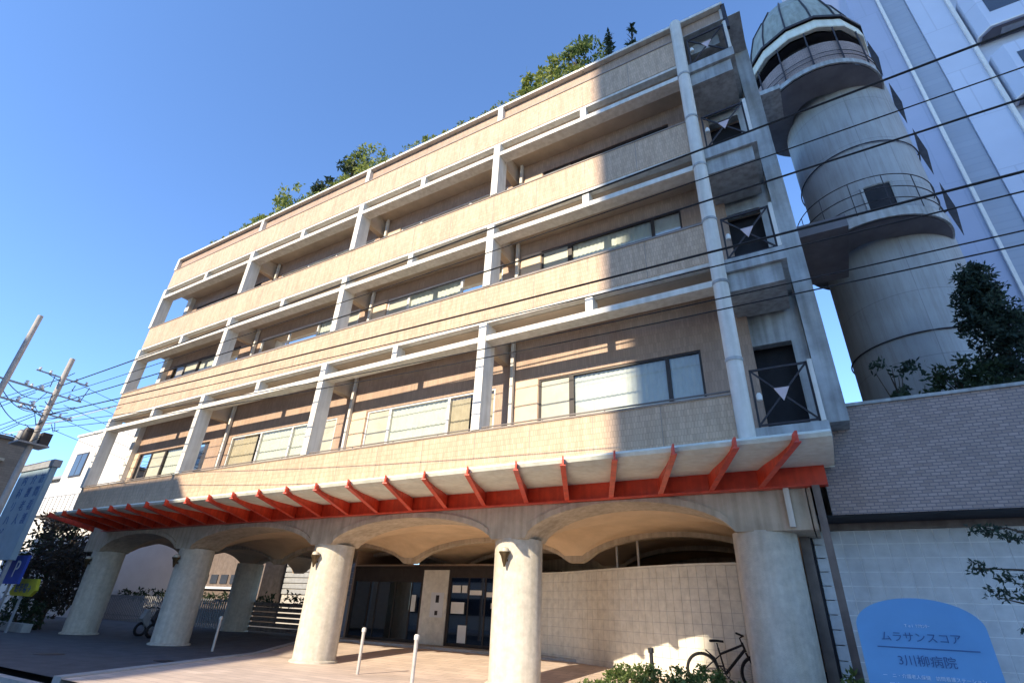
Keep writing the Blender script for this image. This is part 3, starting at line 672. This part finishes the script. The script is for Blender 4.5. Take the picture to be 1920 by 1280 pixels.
# ------------------------------------------------------------------ tall building behind
tb = thing('tall_apartment_block', 'tall pale blue grey block with white corner pipe and projecting bay windows', 'building', (20, 20, 0))
B('left_wall', m_tall, tb, (13.4, 14.6, 14.0, 30, 0, 60))
B('louvre_strip', m_tall3, tb, (14.62, 15.65, 14.06, 30, 0, 60))
B('right_wall', m_tall2, tb, (15.67, 17.0, 13.98, 30, 0, 60)); B('far_wall', m_tall2, tb, (17.12, 40, 14.2, 30, 0, 60))
B('white_pipe', m_frame, tb, (14.56, 14.68, 13.86, 13.97, 0, 60)); B('white_pipe', m_frame, tb, (16.98, 17.12, 13.84, 13.97, 0, 60))
bay = None
ly = [(0, 0), (3.6, 0), (3.6, -.5), (3.1, -.9), (.35, -.9), (0, -.5)]
for i in range(8):
    z = 17.5 + i * 4.3
    for j, x in enumerate((17.25, 22.2)):
        if bay is None:
            bay = MB().prism([(px, py, 0) for px, py in ly], (0, 0, 2.9)).build('bay_window', m_tall2, None, local=True); bay.parent = tb
            bs = MB().prism([(.14 + px * .92, py * .84, -.02) for px, py in ly], (0, 0, .017)).build('bay_soffit', m_soffd, bay, local=True)
            rim = MB()
            for q in range(2, 6):
                p_, q_ = ly[q], ly[(q + 1) % 6]; rim.bar((p_[0], p_[1], -.02), (q_[0], q_[1], -.02), .07)
            rim = rim.build('bay_rim', m_frame, bay, local=True)
            bs2 = MB().box(.8, 2.1, -.62, -.2, -.05, -.022).build('soffit_vent', m_galv, bay, local=True)
            bg_ = MB().box(.6, 2.9, -.915, -.903, .9, 2.2).build('bay_glass', m_winb, bay, local=True)
            kids = [bs, rim, bs2, bg_]; o = bay
        else:
            o = bay.copy(); COL.objects.link(o); o.parent = tb
            for kk in kids: k2 = kk.copy(); COL.objects.link(k2); k2.parent = o
        o.location = Vector((x, 14.19, z)) - wl(tb)

# ------------------------------------------------------------------ foliage helpers
def crown(mb, c, rad, n, size, rnd, flat=1.0, shell=.55):
    """leaf blades spread in clumps through an ellipsoid"""
    c = Vector(c); rad = Vector(rad)
    k = max(5, n // 45); cl = []
    for _ in range(k):
        while True:
            p = Vector((rnd.uniform(-1, 1), rnd.uniform(-1, 1), rnd.uniform(-1, 1)))
            if shell * .4 < p.length < 1: break
        cl.append(p)
    for i in range(n):
        q = cl[i % k] + Vector((rnd.gauss(0, .13), rnd.gauss(0, .13), rnd.gauss(0, .11)))
        p = c + Vector((q.x * rad.x, q.y * rad.y, q.z * rad.z))
        a = Vector((rnd.gauss(0, 1), rnd.gauss(0, 1), rnd.gauss(0, 1) * flat)).normalized()
        d = a.cross(Vector((rnd.gauss(0, 1), rnd.gauss(0, 1), rnd.gauss(0, 1)))).normalized()
        s_ = size * rnd.uniform(.6, 1.4); L2 = a * s_; W2 = d * s_ * .42
        mb.quad(p, p + L2 * .5 + W2 * .5, p + L2, p + L2 * .5 - W2 * .5)
def tree(name, label, cat, base, h, rad, n, size, m, seed, group=None, trunk_r=.09, cz=None, lean=(0, 0)):
    rnd = random.Random(seed); t = thing(name, label, cat, base, group)
    bx, by, bz = base; cz = cz or h * .62
    tr = MB(); top = Vector((bx + lean[0], by + lean[1], bz + h * .9))
    tr.tube([(bx, by, bz - .05), (bx + lean[0] * .3, by + lean[1] * .3, bz + h * .35), (bx + lean[0] * .7, by, bz + h * .65), top], [trunk_r, trunk_r * .8, trunk_r * .5, trunk_r * .15], 7)
    for i in range(7):
        a = rnd.uniform(0, 6.28); z0 = bz + h * rnd.uniform(.3, .75)
        s0 = Vector((bx + lean[0] * .5, by, z0)); e = Vector((bx + lean[0] + math.cos(a) * rad[0] * .75, by + math.sin(a) * rad[1] * .75, z0 + h * .18))
        tr.tube([s0, (s0 + e) / 2 + Vector((0, 0, .05)), e], [trunk_r * .4, trunk_r * .25, trunk_r * .08], 5)
    tr.build('trunk', m_bark, t, smooth=True)
    c = MB(); crown(c, (bx + lean[0] * .8, by + lean[1] * .8, bz + cz), rad, n, size, rnd); c.build('crown', m, t)
    return t
def bush(name, label, cat, c, rad, n, size, m, seed, group=None, stem=True):
    rnd = random.Random(seed); t = thing(name, label, cat, (c[0], c[1], c[2] - rad[2]), group)
    if stem:
        s_ = MB()
        for i in range(6):
            a = rnd.uniform(0, 6.28); s_.tube([(c[0] + rnd.uniform(-.1, .1), c[1], c[2] - rad[2]), (c[0] + math.cos(a) * rad[0] * .6, c[1] + math.sin(a) * rad[1] * .6, c[2] + rad[2] * .4)], [.02, .006], 5)
        s_.build('stem', m_bark, t)
    f = MB(); crown(f, c, rad, n, size, rnd, shell=.3); f.build('foliage', m, t); return t
# roof plants (planters stand behind the rail)
B('roof_planter', m_conc, b, (XL + 1, 6.4, .7, 1.5, 15.942, 16.35))
RP = [(-14.3, 17.0, .55, m_leafy, 'small yellowish shrub on the roof edge nearest the left corner'),
      (-12.0, 17.35, 1.0, m_leafy, 'bushy green shrub on the roof, second from the left corner'),
      (-9.6, 17.2, .7, m_leafd, 'small dark shrub between the two big bushes of the roof edge'),
      (-7.5, 17.5, 1.05, m_leafy, 'round yellow green bush in the middle of the roof edge'),
      (-8.1, 17.75, .7, m_leafd, 'dark leafy shrub beside the round yellow green roof bush'),
      (.5, 17.1, .6, m_leafy, 'low yellow green shrub on the roof just right of the third rail post'),
      (1.35, 17.35, .85, m_leafy, 'orange tinged green shrub on the roof left of the grey green bush'),
      (2.5, 17.55, .9, m_leafg, 'tall grey green leafy bush near the dark end of the roof')]
for i, (x, z, r_, m_, lb) in enumerate(RP): bush('roof_shrub', lb, 'shrub', (x, .9, z + .25), (r_ * 1.05, .5, r_ * 1.05), int(1100 * r_), .16, m_, 30 + i, 'shrubs growing along the roof edge')
for i, (x, lb) in enumerate(((3.45, 'thin dark conifer tip above the roof rail, left one of two'), (4.2, 'thin dark conifer tip above the roof rail, right one of two'))):
    tree('roof_conifer', lb, 'small tree', (x, 1.0, 16.35), 2.6, (.22, .22, 1.2), 260, .16, m_leafd, 60 + i, 'conifer tips on the roof', .04, 1.25)
tl = MB(); rnd = random.Random(5)
x = -15.5
while x < 3.2:
    k_ = .6 + .5 * math.sin(x * 1.3) + .25 * math.sin(x * 3.1)
    crown(tl, (x, .10, 16.04 + .10 * k_), (.42, .16, .10 + .12 * max(0, k_)), 110, .10, rnd); x += .5
tag(tl.build('trailing_plants', m_leafy, None), 'yellow green creeping plants spilling over the middle of the roof rail', 'plants')['kind'] = 'stuff'
# trees on the annex roof
cf = thing('conifer', 'tall dark conifer on the annex roof beside the round tower', 'tree', (10.35, 3.6, 4.7))
MB().tube([(10.35, 3.6, 4.6), (10.38, 3.6, 8.5)], [.07, .012], 7).build('trunk', m_bark, cf, smooth=True)
c = MB(); rnd = random.Random(11)
for i in range(46):
    f_ = (i / 45) ** .85; z = 5.0 + f_ * 3.3; r_ = (.95 * (1 - f_) ** .75 + .08) * (.75 + .25 * math.sin(min(1, f_ * 4) * 1.57))
    for k in range(5):
        a_ = rnd.uniform(0, 6.28); q = r_ * rnd.uniform(.2, .95)
        crown(c, (10.35 + q * math.cos(a_), 3.6 + q * math.sin(a_), z + rnd.uniform(-.1, .15)), (.24, .24, .24), 60, .105, rnd)
c.build('crown', m_leafb, cf)
bush('roof_garden_shrub', 'dark rounded shrub on the annex roof left of the tall conifer', 'shrub', (9.35, 3.0, 5.75), (.6, .5, .55), 900, .13, m_leafd, 12)
bush('roof_garden_shrub', 'wispy grey green shrub on the annex roof near the sky gap', 'shrub', (8.35, 3.2, 5.9), (.5, .5, .7), 260, .12, m_leafb, 13)
hh = MB(); rnd = random.Random(6); x = 8.0
while x < 13: crown(hh, (x, 2.5, 5.25), (.4, .35, .22), 150, .12, rnd); x += .35
tag(hh.build('annex_hedge', m_leafd, None), 'low dark hedge along the annex parapet coping', 'hedge')['kind'] = 'stuff'
# branch at lower right
rnd = random.Random(21); t = thing('garden_tree', 'small tree at the right edge with sparse leafy branches', 'tree', (9.3, -.9, 0))
tr = MB(); tr.tube([(9.3, -.9, 0), (9.15, -.95, 1.0), (8.8, -1, 1.7), (8.6, -1, 2.5)], [.05, .04, .03, .015], 7)
BR = [((8.75, -1, 1.75), (8.35, -1, 1.62), (7.98, -1.02, 1.72)), ((8.8, -1, 1.7), (8.3, -1.0, 2.0), (7.86, -1, 2.02)), ((8.65, -1, 2.3), (8.3, -1, 2.45), (8.02, -1, 2.42)), ((9.0, -.95, 1.3), (8.5, -1, 1.25), (8.15, -1, 1.32))]
for q in BR: tr.tube(q, [.018, .012, .005], 5)
tr.build('trunk', m_bark, t, smooth=True)
c = MB()
for q in BR:
    for k in range(7):
        f_ = .25 + .75 * k / 6; p = Vector(q[0]).lerp(Vector(q[2]), f_); crown(c, p + Vector((0, 0, .02)), (.12, .12, .07), 46, .055, rnd)
crown(c, (8.75, -1, 2.0), (.3, .25, .6), 700, .06, rnd)
c.build('crown', m_leafb, t)
# hedge in front of the last arch
hd = thing('clipped_hedge', 'low leafy hedge mound in front of the bicycle and last arch', 'hedge', (3.6, 1.0, 0))
f = MB(); rnd = random.Random(9)
for i in range(16):
    x = 2.35 + i * .17; top = .32 + .34 * math.sin(min(1, (x - 2.2) / 1.3) * 1.57) * (1 if x < 4.3 else max(.4, 1 - (x - 4.3) * 1.1))
    crown(f, (x, .9, top * .55), (.24, .6, top * .52), 620, .07, rnd)
f.build('foliage', m_leafg, hd)
st_ = MB()
for i in range(10): x = 2.4 + i * .26; st_.tube([(x, .9, 0), (x + .05, .85, .3)], [.015, .008], 5)
st_.build('stem', m_bark, hd)
bush('garden_plant', 'strappy dark plant at the foot of the large right pillar', 'plant', (5.75, .75, .32), (.3, .25, .3), 260, .16, m_leafd, 41)
bush('garden_plant', 'leafy green plant at the foot of the slim brown post', 'plant', (6.25, .95, .45), (.33, .25, .42), 420, .11, m_leafg, 42)
# trees at the far left
tree('dark_tree', 'dark dense tree left of the leftmost pillar', 'tree', (-22.8, 2.2, 0), 4.6, (2.4, 1.6, 2.0), 3600, .22, m_leafr, 71, 'dark trees at the left end', .11, 2.7)
tree('dark_tree', 'dark tree farther left, behind the sign tower', 'tree', (-26.5, 3.2, 0), 4.4, (2.2, 1.6, 1.9), 2600, .24, m_leafd, 72, 'dark trees at the left end', .11, 2.5)
bush('low_shrub', 'low dark green shrub under the yellow sign', 'shrub', (-21.8, 1.2, .55), (1.6, .8, .6), 900, .16, m_leafd, 73)

# ------------------------------------------------------------------ street things
for x, y, lb in ((-10.05, 1.75, 'grey tube bollard before the dark left arch'), (-3.32, .9, 'pale tube bollard right of the second lit pillar'), (-.62, -.5, 'pale tube bollard nearest the camera, left of the bright pillar')):
    bo = thing('bollard', lb, 'bollard', (x, y, 0), 'slim tube bollards on the plaza')
    h = .92
    MB().tube([(x, y, 0), (x, y, h - .08)], .038, 12).build('tube', m_metalp, bo, smooth=True)
    MB().lathe(x, y, [(.05, h - .09), (.05, h - .02), (.03, h), (0, h)], 12).build('cap', m_white, bo, smooth=True)
bp_ = thing('black_post', 'short black post rising from the hedge before the curved wall', 'post', (3.12, 1.9, 0))
MB().tube([(3.12, 1.9, 0), (3.12, 1.9, .80)], .035, 10).build('tube', m_black, bp_, smooth=True)
MB().lathe(3.12, 1.9, [(.055, .80), (.055, .88), (.0, .89)], 12).build('cap', m_black, bp_, smooth=True)

# bicycle (local frame: x forward, z up)
bk = thing('bicycle', 'black mountain bicycle leaning by the curved tiled wall', 'bicycle', (3.62, 3.85, .12))
bk.rotation_euler = (R(-3), 0, R(2))
def bb(name, m, par, fn, smooth=True):
    mb = MB(); fn(mb); return mb.build(name, m, par, smooth=smooth, local=True)
wx = (0, 1.08)
for i, x in enumerate(wx):
    wh = bb('wheel', m_black, bk, lambda mb: mb.tube([(x + .318 * math.cos(t), 0, .345 + .318 * math.sin(t)) for t in [2 * math.pi * k / 40 for k in range(41)]], .027, 8, cap=False))
    bb('rim', m_steel, wh, lambda mb: mb.tube([(x + .288 * math.cos(t), 0, .345 + .288 * math.sin(t)) for t in [2 * math.pi * k / 40 for k in range(41)]], .009, 5, cap=False))
    def spk(mb):
        for k in range(24):
            t = 2 * math.pi * k / 24; mb.tube([(x, (.02 if k % 2 else -.02), .345), (x + .287 * math.cos(t), 0, .345 + .287 * math.sin(t))], .0022, 3)
        mb.tube([(x, -.05, .345), (x, .05, .345)], .025, 8)
    bb('spokes', m_galv, wh, spk)
def frame_(mb):
    sx, hd_, bbk = (.38, 0, .80), (.86, 0, .86), (.45, 0, .32)
    mb.tube([(.37, 0, .66), hd_], .022, 8).tube([(.88, 0, .77), bbk], .028, 8).tube([(.355, 0, .78), bbk], .018, 8).tube([(.84, 0, .90), (.895, 0, .73)], .024, 8)
    for s_ in (-1, 1): mb.tube([(0, .06 * s_, .345), (bbk[0], .04 * s_, .32)], .010, 6).tube([(0, .06 * s_, .345), (.37, .03 * s_, .64)], .009, 6)
bb('frame', m_black, bk, frame_)
def fork_(mb):
    for s_ in (-1, 1): mb.tube([(.90, .06 * s_, .70), (1.08, .06 * s_, .345)], .017, 6)
    mb.tube([(.90, -.07, .705), (.90, .07, .705)], .02, 6)
bb('fork', m_black, bk, fork_)
def bars_(mb):
    mb.tube([(.84, 0, .88), (.81, 0, .98), (.87, 0, 1.02)], .015, 6); mb.tube([(.80, -.31, 1.05), (.86, -.12, 1.02), (.87, 0, 1.02), (.86, .12, 1.02), (.80, .31, 1.05)], .013, 7)
    for s_ in (-1, 1): mb.tube([(.86, .2 * s_, 1.03), (.79, .31 * s_, 1.055)], .021, 8)
bb('handlebar', m_black, bk, bars_)
def sad_(mb):
    mb.tube([(.355, 0, .78), (.34, 0, .87)], .014, 6)
    mb.prism([(.20, -.07, .875), (.24, -.085, .88), (.34, -.05, .885), (.48, -.018, .875), (.48, .018, .875), (.34, .05, .885), (.24, .085, .88), (.20, .07, .875)], (0, 0, .045))
bb('saddle', m_black, bk, sad_, False)
def crk(mb):
    mb.tube([(.45 + .09 * math.cos(t), -.06, .32 + .09 * math.sin(t)) for t in [2 * math.pi * k / 20 for k in range(21)]], .008, 5, cap=False)
    mb.bar((.45, -.08, .32), (.56, -.08, .20), .02).bar((.45, .08, .32), (.34, .08, .44), .02).bar((.52, -.13, .19), (.62, -.13, .19), .03).bar((.29, .13, .45), (.39, .13, .45), .03)
    mb.tube([(0, -.05, .39), (.45, -.06, .41)], .004, 4).tube([(0, -.05, .30), (.45, -.06, .23)], .004, 4)
bb('crankset', m_steel, bk, crk)
bb('rear_mudguard', m_black, bk, lambda mb: mb.prism([(.10, -.03, .735), (.27, -.03, .60), (.32, -.03, .47), (.30, -.03, .47), (.25, -.03, .585), (.09, -.03, .715)], (0, .06, 0)), False)

# utility poles
def pole(x, y, h, r_, label, arms, box=False):
    t = thing('utility_pole', label, 'utility pole', (x, y, 0), 'concrete utility poles with wires')
    MB().tube([(x, y, -.1), (x, y, h)], [r_, r_ * .72], 14).build('shaft', m_pole, t, smooth=True)
    for z in arms:
        MB().bar((x, y - .9, z), (x, y + .9, z), .045).build('crossarm', m_galv, t)
        ins = MB()
        for k in (-.8, -.45, .45, .8): ins.lathe(x, y + k, [(.03, z + .03), (.055, z + .06), (.03, z + .10), (.05, z + .13), (.0, z + .16)], 8)
        ins.build('insulator', m_signw, t, smooth=True)
    if box:
        z = box; o = MB().box(x - .5, x + .4, y - .5, y + .45, z - .06, z).build('equipment_shelf', m_galv, t)
        for dx, dy in ((-.32, -.28), (.22, -.3), (-.3, .25)): MB().lathe(x + dx, y + dy, [(0, z + .002), (.14, z + .002), (.15, z + .08), (.15, z + .42), (.12, z + .5), (0, z + .52)], 14).build('transformer', m_galv if dx < 0 else m_steel, t, smooth=True)
        MB().box(x + .14, x + .38, y + .1, y + .4, z + .002, z + .45).build('switch_box', m_steel, t)
    return t
pole(-18.75, -2.0, 9.75, .13, 'concrete utility pole with transformers beside the white house', (8.9, 8.2, 7.4), 6.2)
pole(-12.5, -5.0, 8.55, .095, 'bare topped concrete utility pole at the left picture edge', (6.5, 6.0))
def cable(p, q, r_, sag, label, n=14, m=m_black, group='overhead cables across the building front'):
    p = Vector(p); q = Vector(q); pts = []
    for i in range(n + 1):
        t = i / n; v_ = p.lerp(q, t); v_.z -= sag * 4 * t * (1 - t); pts.append(v_)
    return tag(MB().tube(pts, r_, 5).build('overhead_cable', m, None, smooth=True), label, 'cable', group)
PW = [(8.55, (10.9, -2.0, 9.1), .020, 'topmost thick cable crossing the round tower high up'),
      (8.1, (10.7, -2.0, 8.35), .011, 'thin cable just below the topmost one'),
      (7.75, (10.55, -2.0, 7.8), .017, 'third cable down, crossing the middle of the tower'),
      (7.35, (10.2, -2.0, 6.6), .020, 'thick cable crossing the tower at its ring platform'),
      (7.1, (10.1, -2.0, 6.3), .012, 'lowest thin cable at the tower ring platform')]
for z, q, r_, lb in PW: cable((-18.6, -2.0, z), q, r_, .12, lb)
cable((-18.6, -2.2, 6.9), (9.4, -2.4, 5.5), .010, .35, 'thin cable sagging in front of the second floor windows')
cable((-18.6, -2.4, 6.6), (9.2, -2.6, 5.2), .010, .35, 'lower thin cable sagging before the second floor windows')
cable((-60, -3, 8.6), (-17.9, -.1, 8.3), .016, .6, 'pale cable from the left edge to the building corner', m=m_white)
for i in range(6):
    z = 8.9 - i * .42
    cable((-18.75, -2.0 - .3 * (i % 3), z), (-45, -4 + i * .5, z + .5), .014, .5, '%s dark cable fanning out left of the transformer pole' % ('topmost', 'second highest', 'third highest', 'fourth highest', 'fifth highest', 'lowest')[i], group='cables fanning out to the left of the pole')
for i in range(5):
    z = 8.9 - i * .5
    cable((-18.75, -1.6, z), (-17.9, 3 + i * 1.5, z - .8 - .2 * i), .010, .1, '%s dark service cable between transformer pole and building end' % ('topmost', 'second highest', 'middle', 'second lowest', 'lowest')[i], group='service cables right of the pole')
for i in range(3):
    cable((-12.5, -5.0, 6.5 - i * .25), (-18.75, -2.0, 8.2 - i * .6), .012, .35, '%s dark cable strung between the two utility poles' % ('upper', 'middle', 'lower')[i], group='cables between the two poles')

cl_ = MB(); rnd = random.Random(31)
for i in range(16):
    z = rnd.uniform(6.6, 9.1); a_ = rnd.uniform(-1, 1); z2 = z + rnd.uniform(-.5, .4)
    p_ = Vector((-18.75, -2.0 + rnd.uniform(-.8, .8), z)); q_ = Vector((-18.75 + rnd.uniform(-.9, .9), -2.0 + a_, z2))
    cl_.tube([p_, (p_ + q_) / 2 - Vector((0, 0, rnd.uniform(.1, .35))), q_], .014, 4)
tag(cl_.build('jumper_wires', m_black, None), 'tangle of short dark jumper wires round the head of the transformer pole', 'wires')['kind'] = 'stuff'
mh = thing('manhole_cover', 'round iron manhole cover set in the grey forecourt', 'manhole cover', (-10.5, -2.2, 0))
MB().lathe(-10.5, -2.2, [(0, .012), (.30, .012), (.31, .006), (.34, .004)], 28).build('cover', m_steel, mh)
for x_ in (-7.7, -2.0, 3.2): dg_ = thing('drain_grate', {-7.7: 'slotted drain grate before the left one of the two sunlit pillars', -2.0: 'slotted drain grate between the two pale bollards', 3.2: 'slotted drain grate before the bicycle bay'}[x_], 'drain grate', (x_, -.9, 0), 'drain grates in the paving'); gm = MB(); [gm.box(x_ - .25 + k * .05, x_ - .225 + k * .05, -1.05, -.75, .004, .012) for k in range(11)]; gm.box(x_ - .27, x_ + .30, -1.08, -1.05, .004, .014).box(x_ - .27, x_ + .30, -.75, -.72, .004, .014); gm.build('grate', m_steel, dg_)
# ------------------------------------------------------------------ left side signs and houses
sgt = thing('sign_tower', 'tall blue grey sign board with three columns of dark vertical lettering', 'sign', (-20.3, -1, 0))
B('board', m_signg, sgt, (-21.7, -18.95, -1.0, -.82, 2.3, 5.62)); B('board_cap', m_galv, sgt, (-21.8, -18.85, -1.05, -.78, 5.622, 5.9))
for x in (-21.5, -19.2): B('leg', m_galv, sgt, (x, x + .12, -.96, -.86, 0, 2.298))
for x, s_ in ((-20.9, '内科リハビリ'), (-20.1, '介護老人'), (-19.4, '訪問看護')):
    for k, ch in enumerate(s_): textobj(ch, .42, m_textd, sgt, (x, -1.004, 5.2 - k * .5), e_)
ps = thing('parking_sign', 'deep blue square sign with a white P under the sign tower', 'sign', (-19.8, -.4, 0))
B('board', m_dblue, ps, (-20.7, -18.9, -.5, -.42, 1.55, 2.5)); textobj('P', .8, m_signw, ps, (-19.5, -.505, 2.02), e_)
B('leg', m_galv, ps, (-19.85, -19.77, -.418, -.36, 0, 2.4))
ys_ = thing('yellow_sign', 'rounded yellow sign with dark letters before the dark tree', 'sign', (-19.4, 0, 0))
MB().prism([(-20.7, .0, 1.30), (-20.5, 0, 1.18), (-18.9, 0, 1.18), (-18.6, 0, 1.38), (-18.75, 0, 1.75), (-20.3, 0, 1.75)], (0, .1, 0)).build('board', m_yel, ys_)
textobj('駐車場→', .34, m_textd, ys_, (-19.65, -.006, 1.42), e_); B('leg', m_galv, ys_, (-19.7, -19.6, .02, .08, 0, 1.18))
ws = thing('white_notice_board', 'white notice board with blue letters at the bottom left edge', 'sign', (-20, 0, 0))
B('board', m_signw, ws, (-21.2, -20.0, -.3, -.24, .25, 1.12)); textobj('入口', .22, m_dblue, ws, (-20.3, -.305, .98), e_); B('leg', m_galv, ws, (-20.7, -20.6, -.24, -.2, 0, .3))
kb = thing('planter_kerb', 'low stone kerb bed below the dark trees at left', 'kerb', (-21, .6, 0)); B('stone', m_kerb, kb, (-26, -19.7, .5, .8, 0, .28))
wh_ = thing('white_house', 'bright white rendered house left of the main building with a dark window', 'house', (-36, 8, 0))
B('wall', m_bldw, wh_, (-38.0, -29.5, 6.0, 14, 0, 11.1)); B('roof_edge', m_bldw, wh_, (-38.1, -29.4, 5.9, 14.1, 11.1, 11.25))
win = B('window', m_dframe, wh_, (-37.0, -35.3, 5.95, 5.998, 8.2, 9.8)); B('pane', m_winb, win, (-36.9, -36.2, 5.94, 5.949, 8.3, 9.7), (-36.1, -35.4, 5.94, 5.949, 8.3, 9.7))
B('balcony_slab', m_bldw, wh_, (-37.6, -31, 4.9, 5.998, 5.55, 5.7))
rl = MB(); rl.box(-37.6, -31, 4.92, 4.97, 6.6, 6.65)
x = -37.6
while x < -31: rl.box(x, x + .05, 4.93, 4.96, 5.7, 6.6); x += .55
rl.build('balcony_railing', m_galv, wh_)
lw = thing('low_white_house', 'small pale house roof behind the sign tower', 'house', (-42, 8, 0)); B('wall', m_bldw, lw, (-45, -39.2, 7, 13, 0, 8.6)); B('roof', m_galv, lw, (-45.3, -39, 6.7, 13.3, 8.602, 8.8))
bh = thing('brown_house', 'brown tiled house at the left picture edge', 'house', (-34, 1, 0))
B('wall', m_bldb, bh, (-45, -26.1, -12, 0, 0, 7.6)); B('roof', m_cap, bh, (-45.2, -25.95, -12.1, .1, 7.602, 7.75))
B('window', m_dframe, bh, (-26.098, -26.05, -3.2, -1.4, 5.2, 6.4), (-26.098, -26.05, -7.2, -5.4, 5.2, 6.4)); B('ledge', m_panel, bh, (-26.098, -25.8, -8, -.6, 6.6, 6.72))
# back lot seen through the left arches
bw = thing('rear_white_house', 'pale grey house with brown shuttered windows seen through the leftmost arch', 'house', (-35, 11, 0))
B('wall', mat('rear_white_render', (.86, .86, .85), .8, .04, 1), bw, (-40, -30.1, 10.0, 18, 0, 5.2))
for a in (-35.4, -33.0): w_ = B('window', m_dframe, bw, (a, a + 2.3, 9.95, 9.998, 1.7, 3.0)); B('shutter', m_brownpost if a < -34 else m_frost, w_, (a + .08, a + 2.22, 9.93, 9.949, 1.78, 2.92))
rf = thing('rear_shed', 'pale louvred shed seen through the second arch', 'shed', (-20, 14, 0))
B('wall', m_back, rf, (-22.4, -16, 13.5, 16, 0, 4.6))
for k in range(9): B('louvre', m_galv, rf, (-22.4, -16, 13.42, 13.495, 1.9 + k * .3, 2.14 + k * .3))
rh = thing('rear_tile_house', 'dim tiled house with a row of small windows seen through the second arch', 'house', (-29, 14, 0))
B('wall', m_brownpost, rh, (-29.9, -22.5, 12, 20, 0, 6.5))
for k in range(4): B('window', m_winb, rh, (-28.4 + k * 1.0, -27.7 + k * 1.0, 11.95, 11.998, 2.3, 2.8))
B('ledge', m_signw, rh, (-29, -24.5, 11.8, 11.998, 2.0, 2.12))
fn = thing('rear_fence', 'grey slatted fence closing the back of the left arches', 'fence', (-22, 7.2, 0))
B('fence_rail', m_fence, fn, (-31, -17.4, 7.23, 7.28, .45, .5), (-31, -17.4, 7.23, 7.28, 1.32, 1.38))
fp = None; x = -30.9
while x < -17.4:
    if fp is None: fp = MB().box(-.035, .035, -.02, .02, 0, 1.2).build('fence_slat', m_fence, fn, local=True); o = fp
    else: o = fp.copy(); COL.objects.link(o)
    o.location = Vector((x, 7.2, .22)) - wl(fn); x += .17
o0 = None
for k in range(6):
    if o0 is None: o0 = MB().box(-17.35, -10.8, 0, .03, 0, .15).build('fence_board', m_brownpost, fn, local=True); o = o0
    else: o = o0.copy(); COL.objects.link(o)
    o.location = Vector((-fn.location.x, 7.2 - fn.location.y, .28 + k * .19))
hh = MB(); rnd = random.Random(16); x = -38
while x < -12: crown(hh, (x, 8.2, 1.45), (.6, .4, .3), 70, .16, rnd); x += .6
tag(hh.build('rear_hedge', m_leafd, None), 'dark hedge behind the slatted rear fence', 'hedge')['kind'] = 'stuff'
# ------------------------------------------------------------------ parked motor scooters in the shade
for i, (x, y) in enumerate(((-15.6, 3.4), (-16.6, 3.5))):
    s_ = thing('motor_scooter', ('dark scooter parked in shade by the second pillar' if i == 0 else 'dark scooter parked in shade nearer the leftmost pillar'), 'scooter', (x, y, 0), 'scooters parked in the shade')
    for dy in (-.5, .55): MB().tube([(x, y + dy + .2 * math.cos(t), .24 + .2 * math.sin(t) + .03) for t in [2 * math.pi * k / 20 for k in range(21)]], .05, 7, cap=False).build('wheel', m_black, s_, smooth=True)
    MB().prism([(x - .13, y - .45, .42), (x - .13, y - .62, .62), (x - .13, y - .48, .95), (x - .13, y - .40, .95), (x - .13, y - .30, .40), (x - .13, y + .05, .32), (x - .13, y + .2, .72), (x - .13, y + .75, .74), (x - .13, y + .8, .5), (x - .13, y + .4, .34), (x - .13, y - .2, .22)], (.26, 0, 0)).build('body', m_galv if i else m_steel, s_)
    MB().box(x - .12, x + .12, y + .1, y + .78, .742, .84).build('seat', m_black, s_)
    MB().tube([(x - .32, y - .42, 1.02), (x, y - .45, .97), (x + .32, y - .42, 1.02)], .02, 6).build('handlebar', m_black, s_, smooth=True)

# ------------------------------------------------------------------ buildings across the street (behind the camera; they cast the shade)
oa = thing('office_tower_opposite', 'tall office tower across the street that shades the right side', 'building', (10, -49, 0))
B('wall', m_back, oa, (-.4, 20, -58, -40, 0, 66))
for k in range(19): B('window', m_winb, oa, (1, 18.6, -39.998, -39.9, 2 + k * 3.3, 3.6 + k * 3.3))
ob = thing('low_block_opposite', 'four storey block across the street that shades the lower left', 'building', (-30, -20, 0))
poly = [(-13.9, -24), (-8.0, -36), (-70, -36), (-70, -24)]
MB().prism([(x, y, 0) for x, y in poly], (0, 0, 18.6)).build('wall', m_back, ob)
for k in range(6): B('window', m_winb, ob, (-68, -15, -23.998, -23.95, 1.2 + k * 3.0, 2.7 + k * 3.0))
